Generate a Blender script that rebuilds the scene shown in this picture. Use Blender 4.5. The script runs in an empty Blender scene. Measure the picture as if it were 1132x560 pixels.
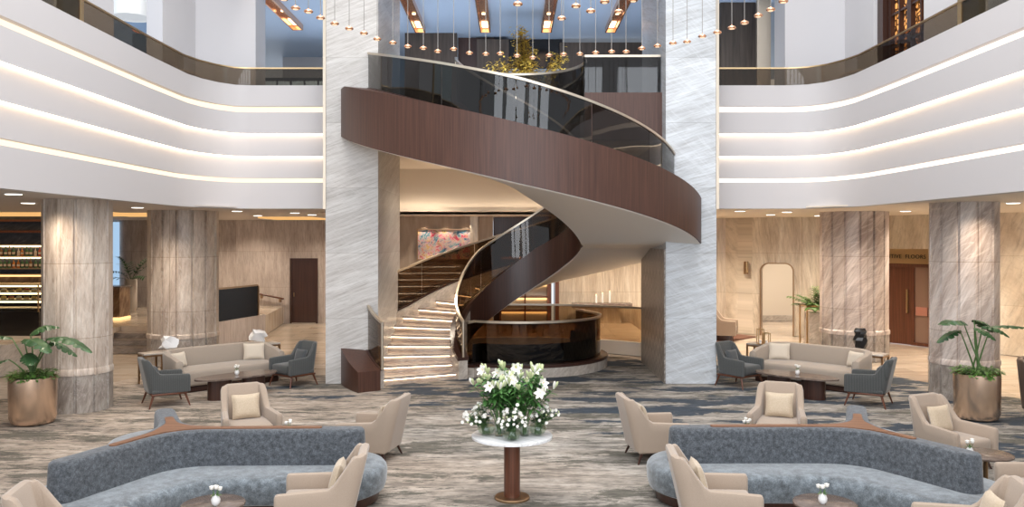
import bpy, bmesh, math, random
from mathutils import Vector, Matrix, noise
R = math.radians
C = bpy.context.scene.collection
sc = bpy.context.scene
rnd = random.Random(7)

# ------------------------------------------------------------------ camera, world, exposure
cam_d = bpy.data.cameras.new('camera')
cam_d.sensor_width = 36.0
cam_d.lens = 919 / 1132 * 36
cam_d.shift_y = -15 / 1132
cam_d.clip_end = 200
cam = bpy.data.objects.new('camera', cam_d)
C.objects.link(cam)
cam.location = (0, 0, 3.13)
cam.rotation_euler = (R(90), 0, 0)
sc.camera = cam

w = bpy.data.worlds.new('world')
sc.world = w
w.use_nodes = True
bg = w.node_tree.nodes['Background']
bg.inputs[0].default_value = (0.90, 0.94, 1.0, 1)
bg.inputs[1].default_value = 0.85

sc.view_settings.view_transform = 'Standard'
sc.view_settings.look = 'None'
sc.view_settings.gamma = 1
sc.view_settings.use_curve_mapping = False
sc.view_settings.exposure = 0.32


def lamp(kind, name, loc, energy, color, rot=(0, 0, 0), **kw):
    d = bpy.data.lights.new(name, kind)
    d.energy = energy
    d.color = color
    for k, v in kw.items():
        setattr(d, k, v)
    o = bpy.data.objects.new(name, d)
    C.objects.link(o)
    o.location = loc
    o.rotation_euler = rot
    return o


DAY = (1.0, 0.97, 0.94)
WARM = (1.0, 0.85, 0.68)
# daylight through the glazed roof of the atrium and the tall windows behind the viewer
lamp('AREA', 'roof_daylight', (0.2, 9.5, 13.5), 1500, DAY, (0, 0, 0), shape='RECTANGLE', size=11, size_y=13)
for i in range(5):
    lamp('AREA', 'window_daylight', (-6.2 + i * 3.2, -6.0, 7.0), 300, (0.86, 0.92, 1.0), (R(80), 0, 0), shape='RECTANGLE', size=2.4, size_y=10)
lamp('AREA', 'gallery_fill', (0.2, 23.0, 6.3), 170, (0.80, 0.88, 1.0), (R(180), 0, 0), shape='RECTANGLE', size=5, size_y=3)  # unseen fill lamps, added to brighten the upper floor ceiling
lamp('AREA', 'gallery_fill', (-5.6, 23.5, 6.3), 110, (0.80, 0.88, 1.0), (R(180), 0, 0), shape='RECTANGLE', size=3, size_y=3)
lamp('AREA', 'gallery_fill', (6.0, 21.9, 6.3), 40, (0.80, 0.88, 1.0), (R(180), 0, 0), shape='RECTANGLE', size=2, size_y=1)


# ------------------------------------------------------------------ materials
def mat(name, col=(0.5, 0.5, 0.5), rough=0.5, metal=0.0, **kw):
    m = bpy.data.materials.new(name)
    m.use_nodes = True
    b = m.node_tree.nodes['Principled BSDF']
    b.inputs['Base Color'].default_value = (*col, 1)
    b.inputs['Roughness'].default_value = rough
    b.inputs['Metallic'].default_value = metal
    for k, v in kw.items():
        b.inputs[k].default_value = v
    return m


def nn(m, t, **kw):
    n = m.node_tree.nodes.new(t)
    for k, v in kw.items():
        setattr(n, k, v)
    return n


def ln(m, a, b):
    m.node_tree.links.new(a, b)


def ramp(m, fac, stops, interp='LINEAR'):
    r = nn(m, 'ShaderNodeValToRGB')
    cr = r.color_ramp
    cr.interpolation = interp
    while len(cr.elements) < len(stops):
        cr.elements.new(0.5)
    for e, (p, c) in zip(cr.elements, stops):
        e.position = p
        e.color = (*c, 1) if len(c) == 3 else c
    ln(m, fac, r.inputs[0])
    return r.outputs[0]


def mix(m, fac, a, b, mode='MIX'):
    n = nn(m, 'ShaderNodeMix', data_type='RGBA', blend_type=mode)
    for s, v in ((0, fac), (6, a), (7, b)):
        if isinstance(v, (int, float)):
            n.inputs[s].default_value = v
        elif isinstance(v, tuple):
            n.inputs[s].default_value = (*v, 1)
        else:
            ln(m, v, n.inputs[s])
    return n.outputs[2]


def mth(m, op, a, b=0.0):
    n = nn(m, 'ShaderNodeMath', operation=op)
    for s, v in ((0, a), (1, b)):
        if isinstance(v, (int, float)):
            n.inputs[s].default_value = v
        else:
            ln(m, v, n.inputs[s])
    return n.outputs[0]


def coords(m):
    tc = nn(m, 'ShaderNodeTexCoord')
    s = nn(m, 'ShaderNodeSeparateXYZ')
    ln(m, tc.outputs['Object'], s.inputs[0])
    return tc.outputs['Object'], s.outputs[0], s.outputs[1], s.outputs[2]


def vec(m, x, y, z=0.0):
    n = nn(m, 'ShaderNodeCombineXYZ')
    for i, v in enumerate((x, y, z)):
        if isinstance(v, (int, float)):
            n.inputs[i].default_value = v
        else:
            ln(m, v, n.inputs[i])
    return n.outputs[0]


def mapping(m, v, rot=(0, 0, 0), scale=(1, 1, 1), loc=(0, 0, 0)):
    n = nn(m, 'ShaderNodeMapping')
    n.inputs['Rotation'].default_value = rot
    n.inputs['Scale'].default_value = scale
    n.inputs['Location'].default_value = loc
    ln(m, v, n.inputs['Vector'])
    return n.outputs[0]


def noi(m, v, scale=1.0, detail=4.0, rough=0.55, dist=0.0):
    n = nn(m, 'ShaderNodeTexNoise')
    n.inputs['Scale'].default_value = scale
    n.inputs['Detail'].default_value = detail
    n.inputs['Roughness'].default_value = rough
    n.inputs['Distortion'].default_value = dist
    ln(m, v, n.inputs['Vector'])
    return n.outputs['Fac']


def bsdf(m):
    return m.node_tree.nodes['Principled BSDF']


def bump(m, h, strength=0.2, dist=0.01):
    n = nn(m, 'ShaderNodeBump')
    n.inputs['Strength'].default_value = strength
    n.inputs['Distance'].default_value = dist
    ln(m, h, n.inputs['Height'])
    ln(m, n.outputs[0], bsdf(m).inputs['Normal'])


def stone(name, cols, angle, su, sv, veins=None, panel=None, rough=0.3, joint=(0.35, 0.3, 0.26), chevron=False, dist=0.6, wrap=0.0):
    """Cut stone: streaks run at `angle` degrees in the upright face (u = x + y, v = z)."""
    m = mat(name, rough=rough)
    o, x, y, z = coords(m)
    u = mth(m, 'ADD', x, y)
    if wrap:
        u = mth(m, 'MULTIPLY', mth(m, 'ARCTAN2', x, mth(m, 'MULTIPLY', y, -1.0)), wrap)
    if chevron:
        f = mth(m, 'PINGPONG', u, 0.22)
        zz = mth(m, 'ADD', z, f)
        v = vec(m, mth(m, 'MULTIPLY', u, 0.3), zz, 0)
    else:
        v = vec(m, u, z, 0)
    a = mapping(m, mapping(m, v, (0, 0, -R(angle))), (0, 0, 0), (su, sv, 1))
    f = noi(m, a, 1.0, 6.0, 0.6, dist)
    c = ramp(m, f, [(0.25, cols[0]), (0.45, cols[1]), (0.6, cols[2]), (0.78, cols[3])])
    fine = noi(m, mapping(m, mapping(m, v, (0, 0, -R(angle + 4))), (0, 0, 0), (su * 3.5, sv * 5.5, 1), (1, 8, 0)), 1.0, 5.0, 0.7, 0.4)
    c = mix(m, 1.0, c, ramp(m, fine, [(0.32, (0.74, 0.72, 0.70)), (0.48, (1, 1, 1)), (0.68, (1.16, 1.16, 1.17))]), 'MULTIPLY')
    crack = noi(m, mapping(m, mapping(m, v, (0, 0, -R(angle - 14))), (0, 0, 0), (su * 1.2, sv * 1.3, 1), (6, 1, 0)), 1.0, 6.0, 0.65, 1.0)
    c = mix(m, mth(m, 'MULTIPLY', ramp(m, crack, [(0.485, (0, 0, 0)), (0.50, (1, 1, 1)), (0.515, (0, 0, 0))]), 0.30), c, cols[0])
    if veins:
        b = mapping(m, mapping(m, v, (0, 0, -R(angle + veins[1]))), (0, 0, 0), (su * 0.8, sv * 0.8, 1), (3, 5, 0))
        g = noi(m, b, 1.0, 4.0, 0.6, 1.4)
        k = ramp(m, g, [(0.47, (0, 0, 0)), (0.5, (1, 1, 1)), (0.53, (0, 0, 0))])
        c = mix(m, mth(m, 'MULTIPLY', k, veins[2]), c, veins[0])
    if panel:
        br = nn(m, 'ShaderNodeTexBrick')
        br.offset = 0.0
        br.inputs['Scale'].default_value = 1.0
        br.inputs['Mortar Size'].default_value = 0.006
        br.inputs['Brick Width'].default_value = panel[0]
        br.inputs['Row Height'].default_value = panel[1]
        br.inputs['Color1'].default_value = (1, 1, 1, 1)
        br.inputs['Color2'].default_value = (0.84, 0.84, 0.84, 1)
        br.inputs['Mortar'].default_value = (*joint, 1)
        ln(m, v if not chevron else vec(m, u, z, 0), br.inputs['Vector'])
        c = mix(m, 1.0, c, br.outputs['Color'], 'MULTIPLY')
    ln(m, c, bsdf(m).inputs['Base Color'])
    return m


def wood(name, c1, c2, horizontal=False, rough=0.35, scale=1.0, grain=40):
    m = mat(name, rough=rough)
    o, x, y, z = coords(m)
    v = mapping(m, o, (0, 0, 0), (2 * scale, grain * scale, grain * scale) if horizontal else (grain * scale, grain * scale, 0.8 * scale))
    f = noi(m, v, 1.0, 3.0, 0.6, 0.2)
    c = ramp(m, f, [(0.3, c1), (0.7, c2)])
    ln(m, c, bsdf(m).inputs['Base Color'])
    return m


def fabric(name, c1, c2, scale=220, rough=0.9, sheen=0.3, big=0.0, ribs=0):
    m = mat(name, rough=rough)
    o, x, y, z = coords(m)
    f = noi(m, o, scale, 2.0)
    c = ramp(m, f, [(0.3, c1), (0.7, c2)])
    if big:
        g = noi(m, o, big, 5.0, 0.65)
        c = mix(m, 1.0, c, ramp(m, g, [(0.34, (0.50, 0.50, 0.50)), (0.5, (0.95, 0.95, 0.95)), (0.66, (1.45, 1.45, 1.45))]), 'MULTIPLY')
    if ribs:
        s = mth(m, 'SINE', mth(m, 'MULTIPLY', mth(m, 'ADD', x, y), ribs))
        c = mix(m, mth(m, 'MULTIPLY', mth(m, 'GREATER_THAN', s, 0.6), 0.35), c, tuple(q * 0.45 for q in c1))
    ln(m, c, bsdf(m).inputs['Base Color'])
    bsdf(m).inputs['Sheen Weight'].default_value = sheen
    bump(m, f, 0.15, 0.004)
    return m


def emit(name, col, strength):
    m = bpy.data.materials.new(name)
    m.use_nodes = True
    nt = m.node_tree
    nt.nodes.clear()
    e = nt.nodes.new('ShaderNodeEmission')
    e.inputs[0].default_value = (*col, 1)
    e.inputs[1].default_value = strength
    o = nt.nodes.new('ShaderNodeOutputMaterial')
    nt.links.new(e.outputs[0], o.inputs[0])
    return m


def glass(name, tint, ior=1.5, rough=0.02, refl=(1, 1, 1)):
    """Thin sheet glass: tinted see-through with mirror reflections by angle."""
    m = bpy.data.materials.new(name)
    m.use_nodes = True
    nt = m.node_tree
    nt.nodes.clear()
    t = nt.nodes.new('ShaderNodeBsdfTransparent')
    t.inputs[0].default_value = (*tint, 1)
    g = nt.nodes.new('ShaderNodeBsdfGlossy')
    g.inputs['Color'].default_value = (*refl, 1)
    g.inputs['Roughness'].default_value = rough
    f = nt.nodes.new('ShaderNodeFresnel')
    gm = nt.nodes.new('ShaderNodeNewGeometry')
    mr = nt.nodes.new('ShaderNodeMapRange')     # same reflectance on both faces of the sheet
    mr.inputs['To Min'].default_value = ior
    mr.inputs['To Max'].default_value = 1 / ior
    nt.links.new(gm.outputs['Backfacing'], mr.inputs['Value'])
    nt.links.new(mr.outputs[0], f.inputs[0])
    x = nt.nodes.new('ShaderNodeMixShader')
    o = nt.nodes.new('ShaderNodeOutputMaterial')
    nt.links.new(f.outputs[0], x.inputs[0])
    nt.links.new(t.outputs[0], x.inputs[1])
    nt.links.new(g.outputs[0], x.inputs[2])
    nt.links.new(x.outputs[0], o.inputs[0])
    return m


M = {}
M['pier'] = stone('white_grey_marble', [(0.43, 0.40, 0.375), (0.53, 0.505, 0.48), (0.60, 0.58, 0.555), (0.68, 0.665, 0.645)], 17, 0.5, 5.0,
                  ((0.74, 0.73, 0.72), -62, 0.14), (20, 1.42), 0.35, (0.7, 0.68, 0.66))
M['pier_daylit'] = stone('white_marble_daylit_blue', [(0.42, 0.43, 0.45), (0.52, 0.54, 0.56), (0.60, 0.63, 0.66), (0.70, 0.73, 0.76)], 14, 0.5, 5.0,
                       ((0.80, 0.83, 0.86), -55, 0.28), (20, 1.42), 0.35, (0.7, 0.7, 0.7))  # pier marble again, with cool daylight on the right pier put into its colour
M['chevron'] = stone('chevron_marble', [(0.12, 0.10, 0.085), (0.26, 0.22, 0.19), (0.46, 0.41, 0.36), (0.66, 0.61, 0.56)], 0, 0.5, 14,
                     None, (0.44, 20), 0.35, (0.6, 0.6, 0.6), chevron=True)
M['column'] = stone('fluted_travertine', [(0.32, 0.25, 0.20), (0.50, 0.41, 0.34), (0.63, 0.54, 0.46), (0.74, 0.68, 0.61)], 82, 0.9, 4.5,
                    ((0.68, 0.62, 0.56), 30, 0.4), (30, 1.35), 0.35, (0.6, 0.56, 0.5), wrap=0.75)
M['column_rose'] = stone('fluted_rose_marble', [(0.31, 0.24, 0.205), (0.50, 0.41, 0.36), (0.64, 0.56, 0.51), (0.75, 0.69, 0.65)], 58, 0.6, 4.2,
                         ((0.78, 0.68, 0.60), -30, 0.5), (30, 1.35), 0.32, (0.6, 0.56, 0.5), wrap=0.75)
M['plinth'] = stone('grey_brown_plinth', [(0.17, 0.14, 0.12), (0.28, 0.24, 0.21), (0.36, 0.32, 0.28), (0.48, 0.44, 0.40)], 70, 2, 5,
                    ((0.55, 0.5, 0.46), 20, 0.4), None, 0.35, wrap=0.75)
M['wall'] = stone('vein_cut_travertine', [(0.42, 0.33, 0.25), (0.58, 0.49, 0.38), (0.68, 0.60, 0.49), (0.76, 0.71, 0.63)], 90, 0.5, 5.5,
                  None, (1.1, 1.35), 0.3, (0.7, 0.66, 0.6))
M['wall_cool'] = stone('pink_grey_travertine', [(0.38, 0.315, 0.275), (0.49, 0.42, 0.38), (0.56, 0.495, 0.455), (0.66, 0.61, 0.58)], 90, 0.8, 4.5,
                       None, (1.1, 1.35), 0.3, (0.7, 0.66, 0.6))
M['marble_floor'] = None
M['white'] = mat('white_plaster', (0.55, 0.53, 0.535), 0.6)
M['white_bright'] = mat('white_paint', (0.64, 0.63, 0.645), 0.6)
M['cream'] = mat('cream_plaster', (0.74, 0.66, 0.56), 0.6)
M['soffit'] = mat('soffit_plaster', (0.80, 0.75, 0.69), 0.5)
M['ceiling'] = mat('low_ceiling_paint', (0.55, 0.50, 0.47), 0.6)
M['ceiling_daylit'] = mat('grey_ceiling_daylit_blue', (0.36, 0.45, 0.58), 0.5)  # grey ceiling; the blue of reflected daylight is put into its colour
M['brown_wood'] = wood('bronzed_walnut', (0.048, 0.018, 0.011), (0.092, 0.037, 0.023), rough=0.45, grain=34)
M['dark_wood'] = wood('dark_walnut', (0.030, 0.012, 0.008), (0.065, 0.026, 0.017), rough=0.3)
M['red_wood'] = wood('red_walnut', (0.075, 0.024, 0.012), (0.145, 0.052, 0.027), rough=0.3)
M['cap_wood'] = wood('cap_walnut', (0.15, 0.065, 0.032), (0.25, 0.12, 0.065), horizontal=True, rough=0.4, grain=18)
M['panel_wood'] = wood('grey_brown_panelling', (0.040, 0.028, 0.021), (0.095, 0.070, 0.053), rough=0.5, grain=10)
M['art_wall'] = wood('taupe_panelling', (0.26, 0.195, 0.15), (0.40, 0.32, 0.255), rough=0.5, grain=5)
M['bronze'] = mat('bronze', (0.36, 0.23, 0.13), 0.32, 0.9)
M['brass'] = mat('brass', (0.62, 0.44, 0.24), 0.28, 0.95)
M['champagne'] = mat('champagne_metal', (0.60, 0.52, 0.42), 0.32, 0.9)
M['cable'] = mat('steel_cable', (0.30, 0.28, 0.26), 0.5, 0.6)
M['copper'] = mat('copper', (0.80, 0.45, 0.28), 0.25, 0.9)
M['planter'] = mat('brushed_bronze', (0.78, 0.57, 0.42), 0.27, 0.92)
M['black'] = mat('black_ceramic', (0.012, 0.012, 0.013), 0.3)
M['dark'] = mat('dark_lacquer', (0.012, 0.010, 0.009), 0.15)
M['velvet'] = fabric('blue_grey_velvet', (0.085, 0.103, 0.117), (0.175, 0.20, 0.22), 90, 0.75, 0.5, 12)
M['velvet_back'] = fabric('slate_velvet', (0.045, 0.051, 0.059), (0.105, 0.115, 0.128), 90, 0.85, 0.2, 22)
M['beige'] = fabric('beige_weave', (0.32, 0.242, 0.18), (0.395, 0.31, 0.24), 260)
M['sofa'] = fabric('oatmeal_weave', (0.30, 0.245, 0.195), (0.38, 0.315, 0.255), 260)
M['grey_fabric'] = fabric('charcoal_ribbed_weave', (0.046, 0.049, 0.049), (0.084, 0.088, 0.086), 200, ribs=150)
M['grey_pillow'] = fabric('charcoal_weave', (0.045, 0.048, 0.050), (0.08, 0.085, 0.09), 200)
M['gold_pillow'] = fabric('gold_brocade', (0.47, 0.365, 0.25), (0.56, 0.45, 0.325), 60, 0.6, 0.3)
M['cream_pillow'] = fabric('cream_linen', (0.56, 0.48, 0.38), (0.68, 0.60, 0.50), 200)
M['white_top'] = stone('white_table_marble', [(0.62, 0.62, 0.62), (0.74, 0.74, 0.74), (0.80, 0.80, 0.80), (0.84, 0.84, 0.84)], 20, 3, 6, None, None, 0.2)
M['table_stone'] = mat('brown_table_marble', (0.12, 0.09, 0.075), 0.22)
o_, x_, y_, z_ = coords(M['table_stone'])
ln(M['table_stone'], ramp(M['table_stone'], noi(M['table_stone'], o_, 5, 6, 0.6, 1.5), [(0.3, (0.09, 0.065, 0.052)), (0.55, (0.16, 0.12, 0.10)), (0.7, (0.26, 0.21, 0.18))]), bsdf(M['table_stone']).inputs['Base Color'])
M['leaf'] = mat('green_leaf', (0.035, 0.10, 0.03), 0.4)
ln(M['leaf'], ramp(M['leaf'], noi(M['leaf'], coords(M['leaf'])[0], 6, 3), [(0.3, (0.018, 0.055, 0.020)), (0.7, (0.055, 0.125, 0.045))]), bsdf(M['leaf']).inputs['Base Color'])
M['light_leaf'] = mat('bright_green_leaf', (0.10, 0.22, 0.04), 0.45)
M['lily_leaf'] = mat('lily_leaf', (0.07, 0.19, 0.045), 0.4)
M['stem'] = mat('green_stem', (0.09, 0.17, 0.05), 0.5)
M['gold_leaf'] = mat('golden_leaf', (0.42, 0.29, 0.05), 0.5)
ln(M['gold_leaf'], ramp(M['gold_leaf'], noi(M['gold_leaf'], coords(M['gold_leaf'])[0], 5, 2), [(0.35, (0.42, 0.28, 0.04)), (0.65, (0.85, 0.60, 0.10))]), bsdf(M['gold_leaf']).inputs['Base Color'])
M['bark'] = mat('brown_bark', (0.10, 0.055, 0.03), 0.8)
M['petal'] = mat('white_petal', (0.85, 0.82, 0.76), 0.5)
M['bud'] = mat('pale_green_bud', (0.50, 0.55, 0.30), 0.5)
M['yellow'] = mat('yellow_stamen', (0.70, 0.45, 0.06), 0.5)
M['white_glaze'] = mat('white_glaze', (0.80, 0.78, 0.76), 0.3)
M['soil'] = mat('soil', (0.03, 0.02, 0.015), 0.9)
M['smoke'] = glass('smoked_bronze_glass', (0.38, 0.30, 0.22), 1.45)
M['smoke_dark'] = glass('dark_bronze_glass', (0.085, 0.062, 0.047), 1.5)
M['smoke_up'] = glass('smoked_grey_glass', (0.33, 0.315, 0.30), 1.45)
M['rail_glass'] = glass('grey_brown_glass', (0.50, 0.44, 0.37), 1.4)
M['clear'] = glass('clear_glass', (0.90, 0.93, 0.92), 1.4)
M['frost'] = mat('frosted_glass', (0.55, 0.70, 0.76), 0.35)
M['led'] = emit('warm_led', (1.0, 0.80, 0.60), 5.0)
M['slot'] = emit('warm_cove', (1.0, 0.78, 0.54), 1.35)
M['slot_right'] = emit('white_cove', (1.0, 0.86, 0.74), 1.5)
M['led_step'] = emit('step_led', (1.0, 0.76, 0.50), 7.0)
M['led_gold'] = emit('gold_led', (1.0, 0.60, 0.24), 1.5)
M['cove_gold'] = emit('gold_cove', (1.0, 0.55, 0.20), 0.75)
M['pale_glass'] = glass('pale_bronze_glass', (0.66, 0.57, 0.46), 1.35)
M['screen_black'] = mat('black_screen', (0.010, 0.009, 0.009), 0.25, 0.0, **{'Specular IOR Level': 0.15})
M['pale_pot'] = mat('pale_grey_pot', (0.50, 0.45, 0.40), 0.35)
M['lamp_white'] = emit('lamp_white', (1.0, 0.90, 0.78), 4.0)
M['lens_bright'] = emit('lens_bright', (1.0, 0.90, 0.78), 4.0)
M['shelf_glow'] = emit('shelf_glow', (1.0, 0.72, 0.38), 4.0)
M['lamp_warm'] = emit('lamp_warm', (1.0, 0.72, 0.42), 3.5)
M['sky_glass'] = emit('daylight_window', (0.42, 0.62, 0.85), 0.8)

m = M['velvet']


def carpet():
    m = mat('streaked_carpet', rough=0.95)
    o, x, y, z = coords(m)
    # warm beige ground, greyer towards the middle of the hall
    a = noi(m, mapping(m, o, (0, 0, 0), (1.0, 3.6, 1)), 1.0, 8, 0.68, 0.15)
    beige = ramp(m, a, [(0.36, (0.20, 0.165, 0.135)), (0.46, (0.34, 0.28, 0.225)), (0.56, (0.43, 0.355, 0.29)), (0.68, (0.52, 0.45, 0.38))])
    grey = ramp(m, a, [(0.36, (0.15, 0.138, 0.12)), (0.46, (0.275, 0.25, 0.22)), (0.56, (0.385, 0.35, 0.31)), (0.68, (0.52, 0.485, 0.44))])
    gm = noi(m, mapping(m, o, (0, 0, 0), (0.25, 0.5, 1)), 1.0, 3)
    gmask = ramp(m, mth(m, 'ADD', mth(m, 'MULTIPLY', x, 0.05), gm), [(0.30, (0, 0, 0)), (0.62, (1, 1, 1))])
    c = mix(m, gmask, beige, grey)
    # ragged charcoal flecks, gathered in drifts
    b = noi(m, mapping(m, o, (0, 0, 0), (2.1, 7.0, 1), (9, 2, 0)), 1.0, 8, 0.78, 0.05)
    d = noi(m, mapping(m, o, (0, 0, 0), (0.45, 1.1, 1), (4, 7, 0)), 1.0, 4)
    bb = mth(m, 'ADD', b, mth(m, 'MULTIPLY', mth(m, 'SUBTRACT', d, 0.5), 0.9))
    c = mix(m, ramp(m, bb, [(0.545, (0, 0, 0)), (0.572, (0.80, 0.80, 0.80))]), c, (0.085, 0.08, 0.062))
    # dark blue drifts, thick at the back right
    n1 = noi(m, mapping(m, o, (0, 0, 0), (0.42, 1.25, 1), (1.3, 0.4, 0)), 1.0, 8, 0.66, 0.2)
    pos = mth(m, 'ADD', mth(m, 'MULTIPLY', mth(m, 'SUBTRACT', y, 13.5), 0.030), mth(m, 'MULTIPLY', mth(m, 'MINIMUM', x, 4.0), 0.022))
    k = mth(m, 'ADD', n1, mth(m, 'MINIMUM', pos, 0.088))
    c = mix(m, ramp(m, k, [(0.592, (0, 0, 0)), (0.612, (0.93, 0.93, 0.93))]), c, (0.026, 0.043, 0.066))
    e = noi(m, mapping(m, o, (0, 0, 0), (4.5, 12, 1)), 1.0, 5, 0.72)
    c = mix(m, 1.0, c, ramp(m, e, [(0.38, (0.60, 0.60, 0.60)), (0.5, (0.92, 0.92, 0.92)), (0.62, (1.15, 1.15, 1.15))]), 'MULTIPLY')
    ln(m, c, bsdf(m).inputs['Base Color'])
    bump(m, noi(m, o, 150, 2), 0.25, 0.004)
    return m


def polished_floor():
    m = mat('polished_travertine_floor', rough=0.14)
    o, x, y, z = coords(m)
    f = noi(m, mapping(m, o, (0, 0, 0), (0.7, 6, 1)), 1.0, 5, 0.6, 0.5)
    c = ramp(m, f, [(0.3, (0.44, 0.35, 0.26)), (0.5, (0.60, 0.50, 0.40)), (0.7, (0.70, 0.62, 0.52))])
    br = nn(m, 'ShaderNodeTexBrick')
    br.offset = 0.5
    br.inputs['Scale'].default_value = 1.0
    br.inputs['Mortar Size'].default_value = 0.006
    br.inputs['Brick Width'].default_value = 1.2
    br.inputs['Row Height'].default_value = 0.6
    br.inputs['Color1'].default_value = (1, 1, 1, 1)
    br.inputs['Color2'].default_value = (0.85, 0.85, 0.85, 1)
    br.inputs['Mortar'].default_value = (0.6, 0.55, 0.5, 1)
    ln(m, o, br.inputs['Vector'])
    ln(m, mix(m, 1.0, c, br.outputs['Color'], 'MULTIPLY'), bsdf(m).inputs['Base Color'])
    return m


M['carpet'] = carpet()
M['marble_floor'] = polished_floor()
M['step_marble'] = stone('step_marble', [(0.28, 0.21, 0.16), (0.42, 0.33, 0.27), (0.52, 0.43, 0.36), (0.62, 0.54, 0.47)], 5, 1.5, 8, None, None, 0.25)
M['curb_marble'] = stone('curb_marble', [(0.36, 0.30, 0.25), (0.48, 0.42, 0.36), (0.58, 0.52, 0.46), (0.66, 0.61, 0.56)], 30, 2, 4, None, None, 0.3)
M['onyx'] = stone('brown_onyx', [(0.08, 0.045, 0.02), (0.17, 0.10, 0.055), (0.28, 0.18, 0.10), (0.42, 0.29, 0.18)], 60, 1.5, 4, None, None, 0.2)
M['dark_step'] = stone('dark_step_marble', [(0.13, 0.105, 0.085), (0.24, 0.20, 0.17), (0.34, 0.29, 0.25), (0.46, 0.40, 0.35)], 10, 1.5, 5, None, None, 0.3)
M['slate_panel'] = stone('slate_blue_panel', [(0.03, 0.035, 0.045), (0.05, 0.06, 0.075), (0.08, 0.09, 0.11), (0.2, 0.21, 0.23)], 25, 2.0, 7, None, None, 0.3, dist=2.0)


def painting_mat():
    m = mat('abstract_floral_paint', rough=0.5)
    o, x, y, z = coords(m)
    f = noi(m, o, 3.6, 7, 0.78, 0.8)
    g = noi(m, mapping(m, o, (0, 0, 0), (1, 1, 1), (7, 3, 2)), 1.6, 4, 0.6, 0.6)
    a = ramp(m, f, [(0.38, (0.01, 0.04, 0.14)), (0.44, (0.05, 0.22, 0.34)), (0.50, (0.45, 0.50, 0.48)), (0.54, (0.72, 0.40, 0.45)), (0.60, (0.62, 0.03, 0.10))])
    b = ramp(m, f, [(0.38, (0.60, 0.03, 0.12)), (0.45, (0.80, 0.30, 0.36)), (0.50, (0.60, 0.58, 0.55)), (0.55, (0.75, 0.45, 0.06)), (0.62, (0.03, 0.14, 0.26))])
    ln(m, mix(m, ramp(m, g, [(0.45, (0, 0, 0)), (0.55, (1, 1, 1))]), a, b), bsdf(m).inputs['Base Color'])
    return m


M['painting'] = painting_mat()


def lattice_mat():
    m = mat('amber_openwork', rough=0.5)
    o, x, y, z = coords(m)
    v = nn(m, 'ShaderNodeTexVoronoi', feature='DISTANCE_TO_EDGE')
    v.inputs['Scale'].default_value = 9.0
    ln(m, o, v.inputs['Vector'])
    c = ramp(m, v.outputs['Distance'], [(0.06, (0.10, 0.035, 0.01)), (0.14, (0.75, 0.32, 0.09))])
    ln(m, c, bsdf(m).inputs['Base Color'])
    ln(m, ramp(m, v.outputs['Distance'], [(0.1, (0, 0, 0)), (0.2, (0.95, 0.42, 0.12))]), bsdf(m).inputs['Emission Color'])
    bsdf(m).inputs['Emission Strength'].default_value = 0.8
    return m


M['lattice'] = lattice_mat()


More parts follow.
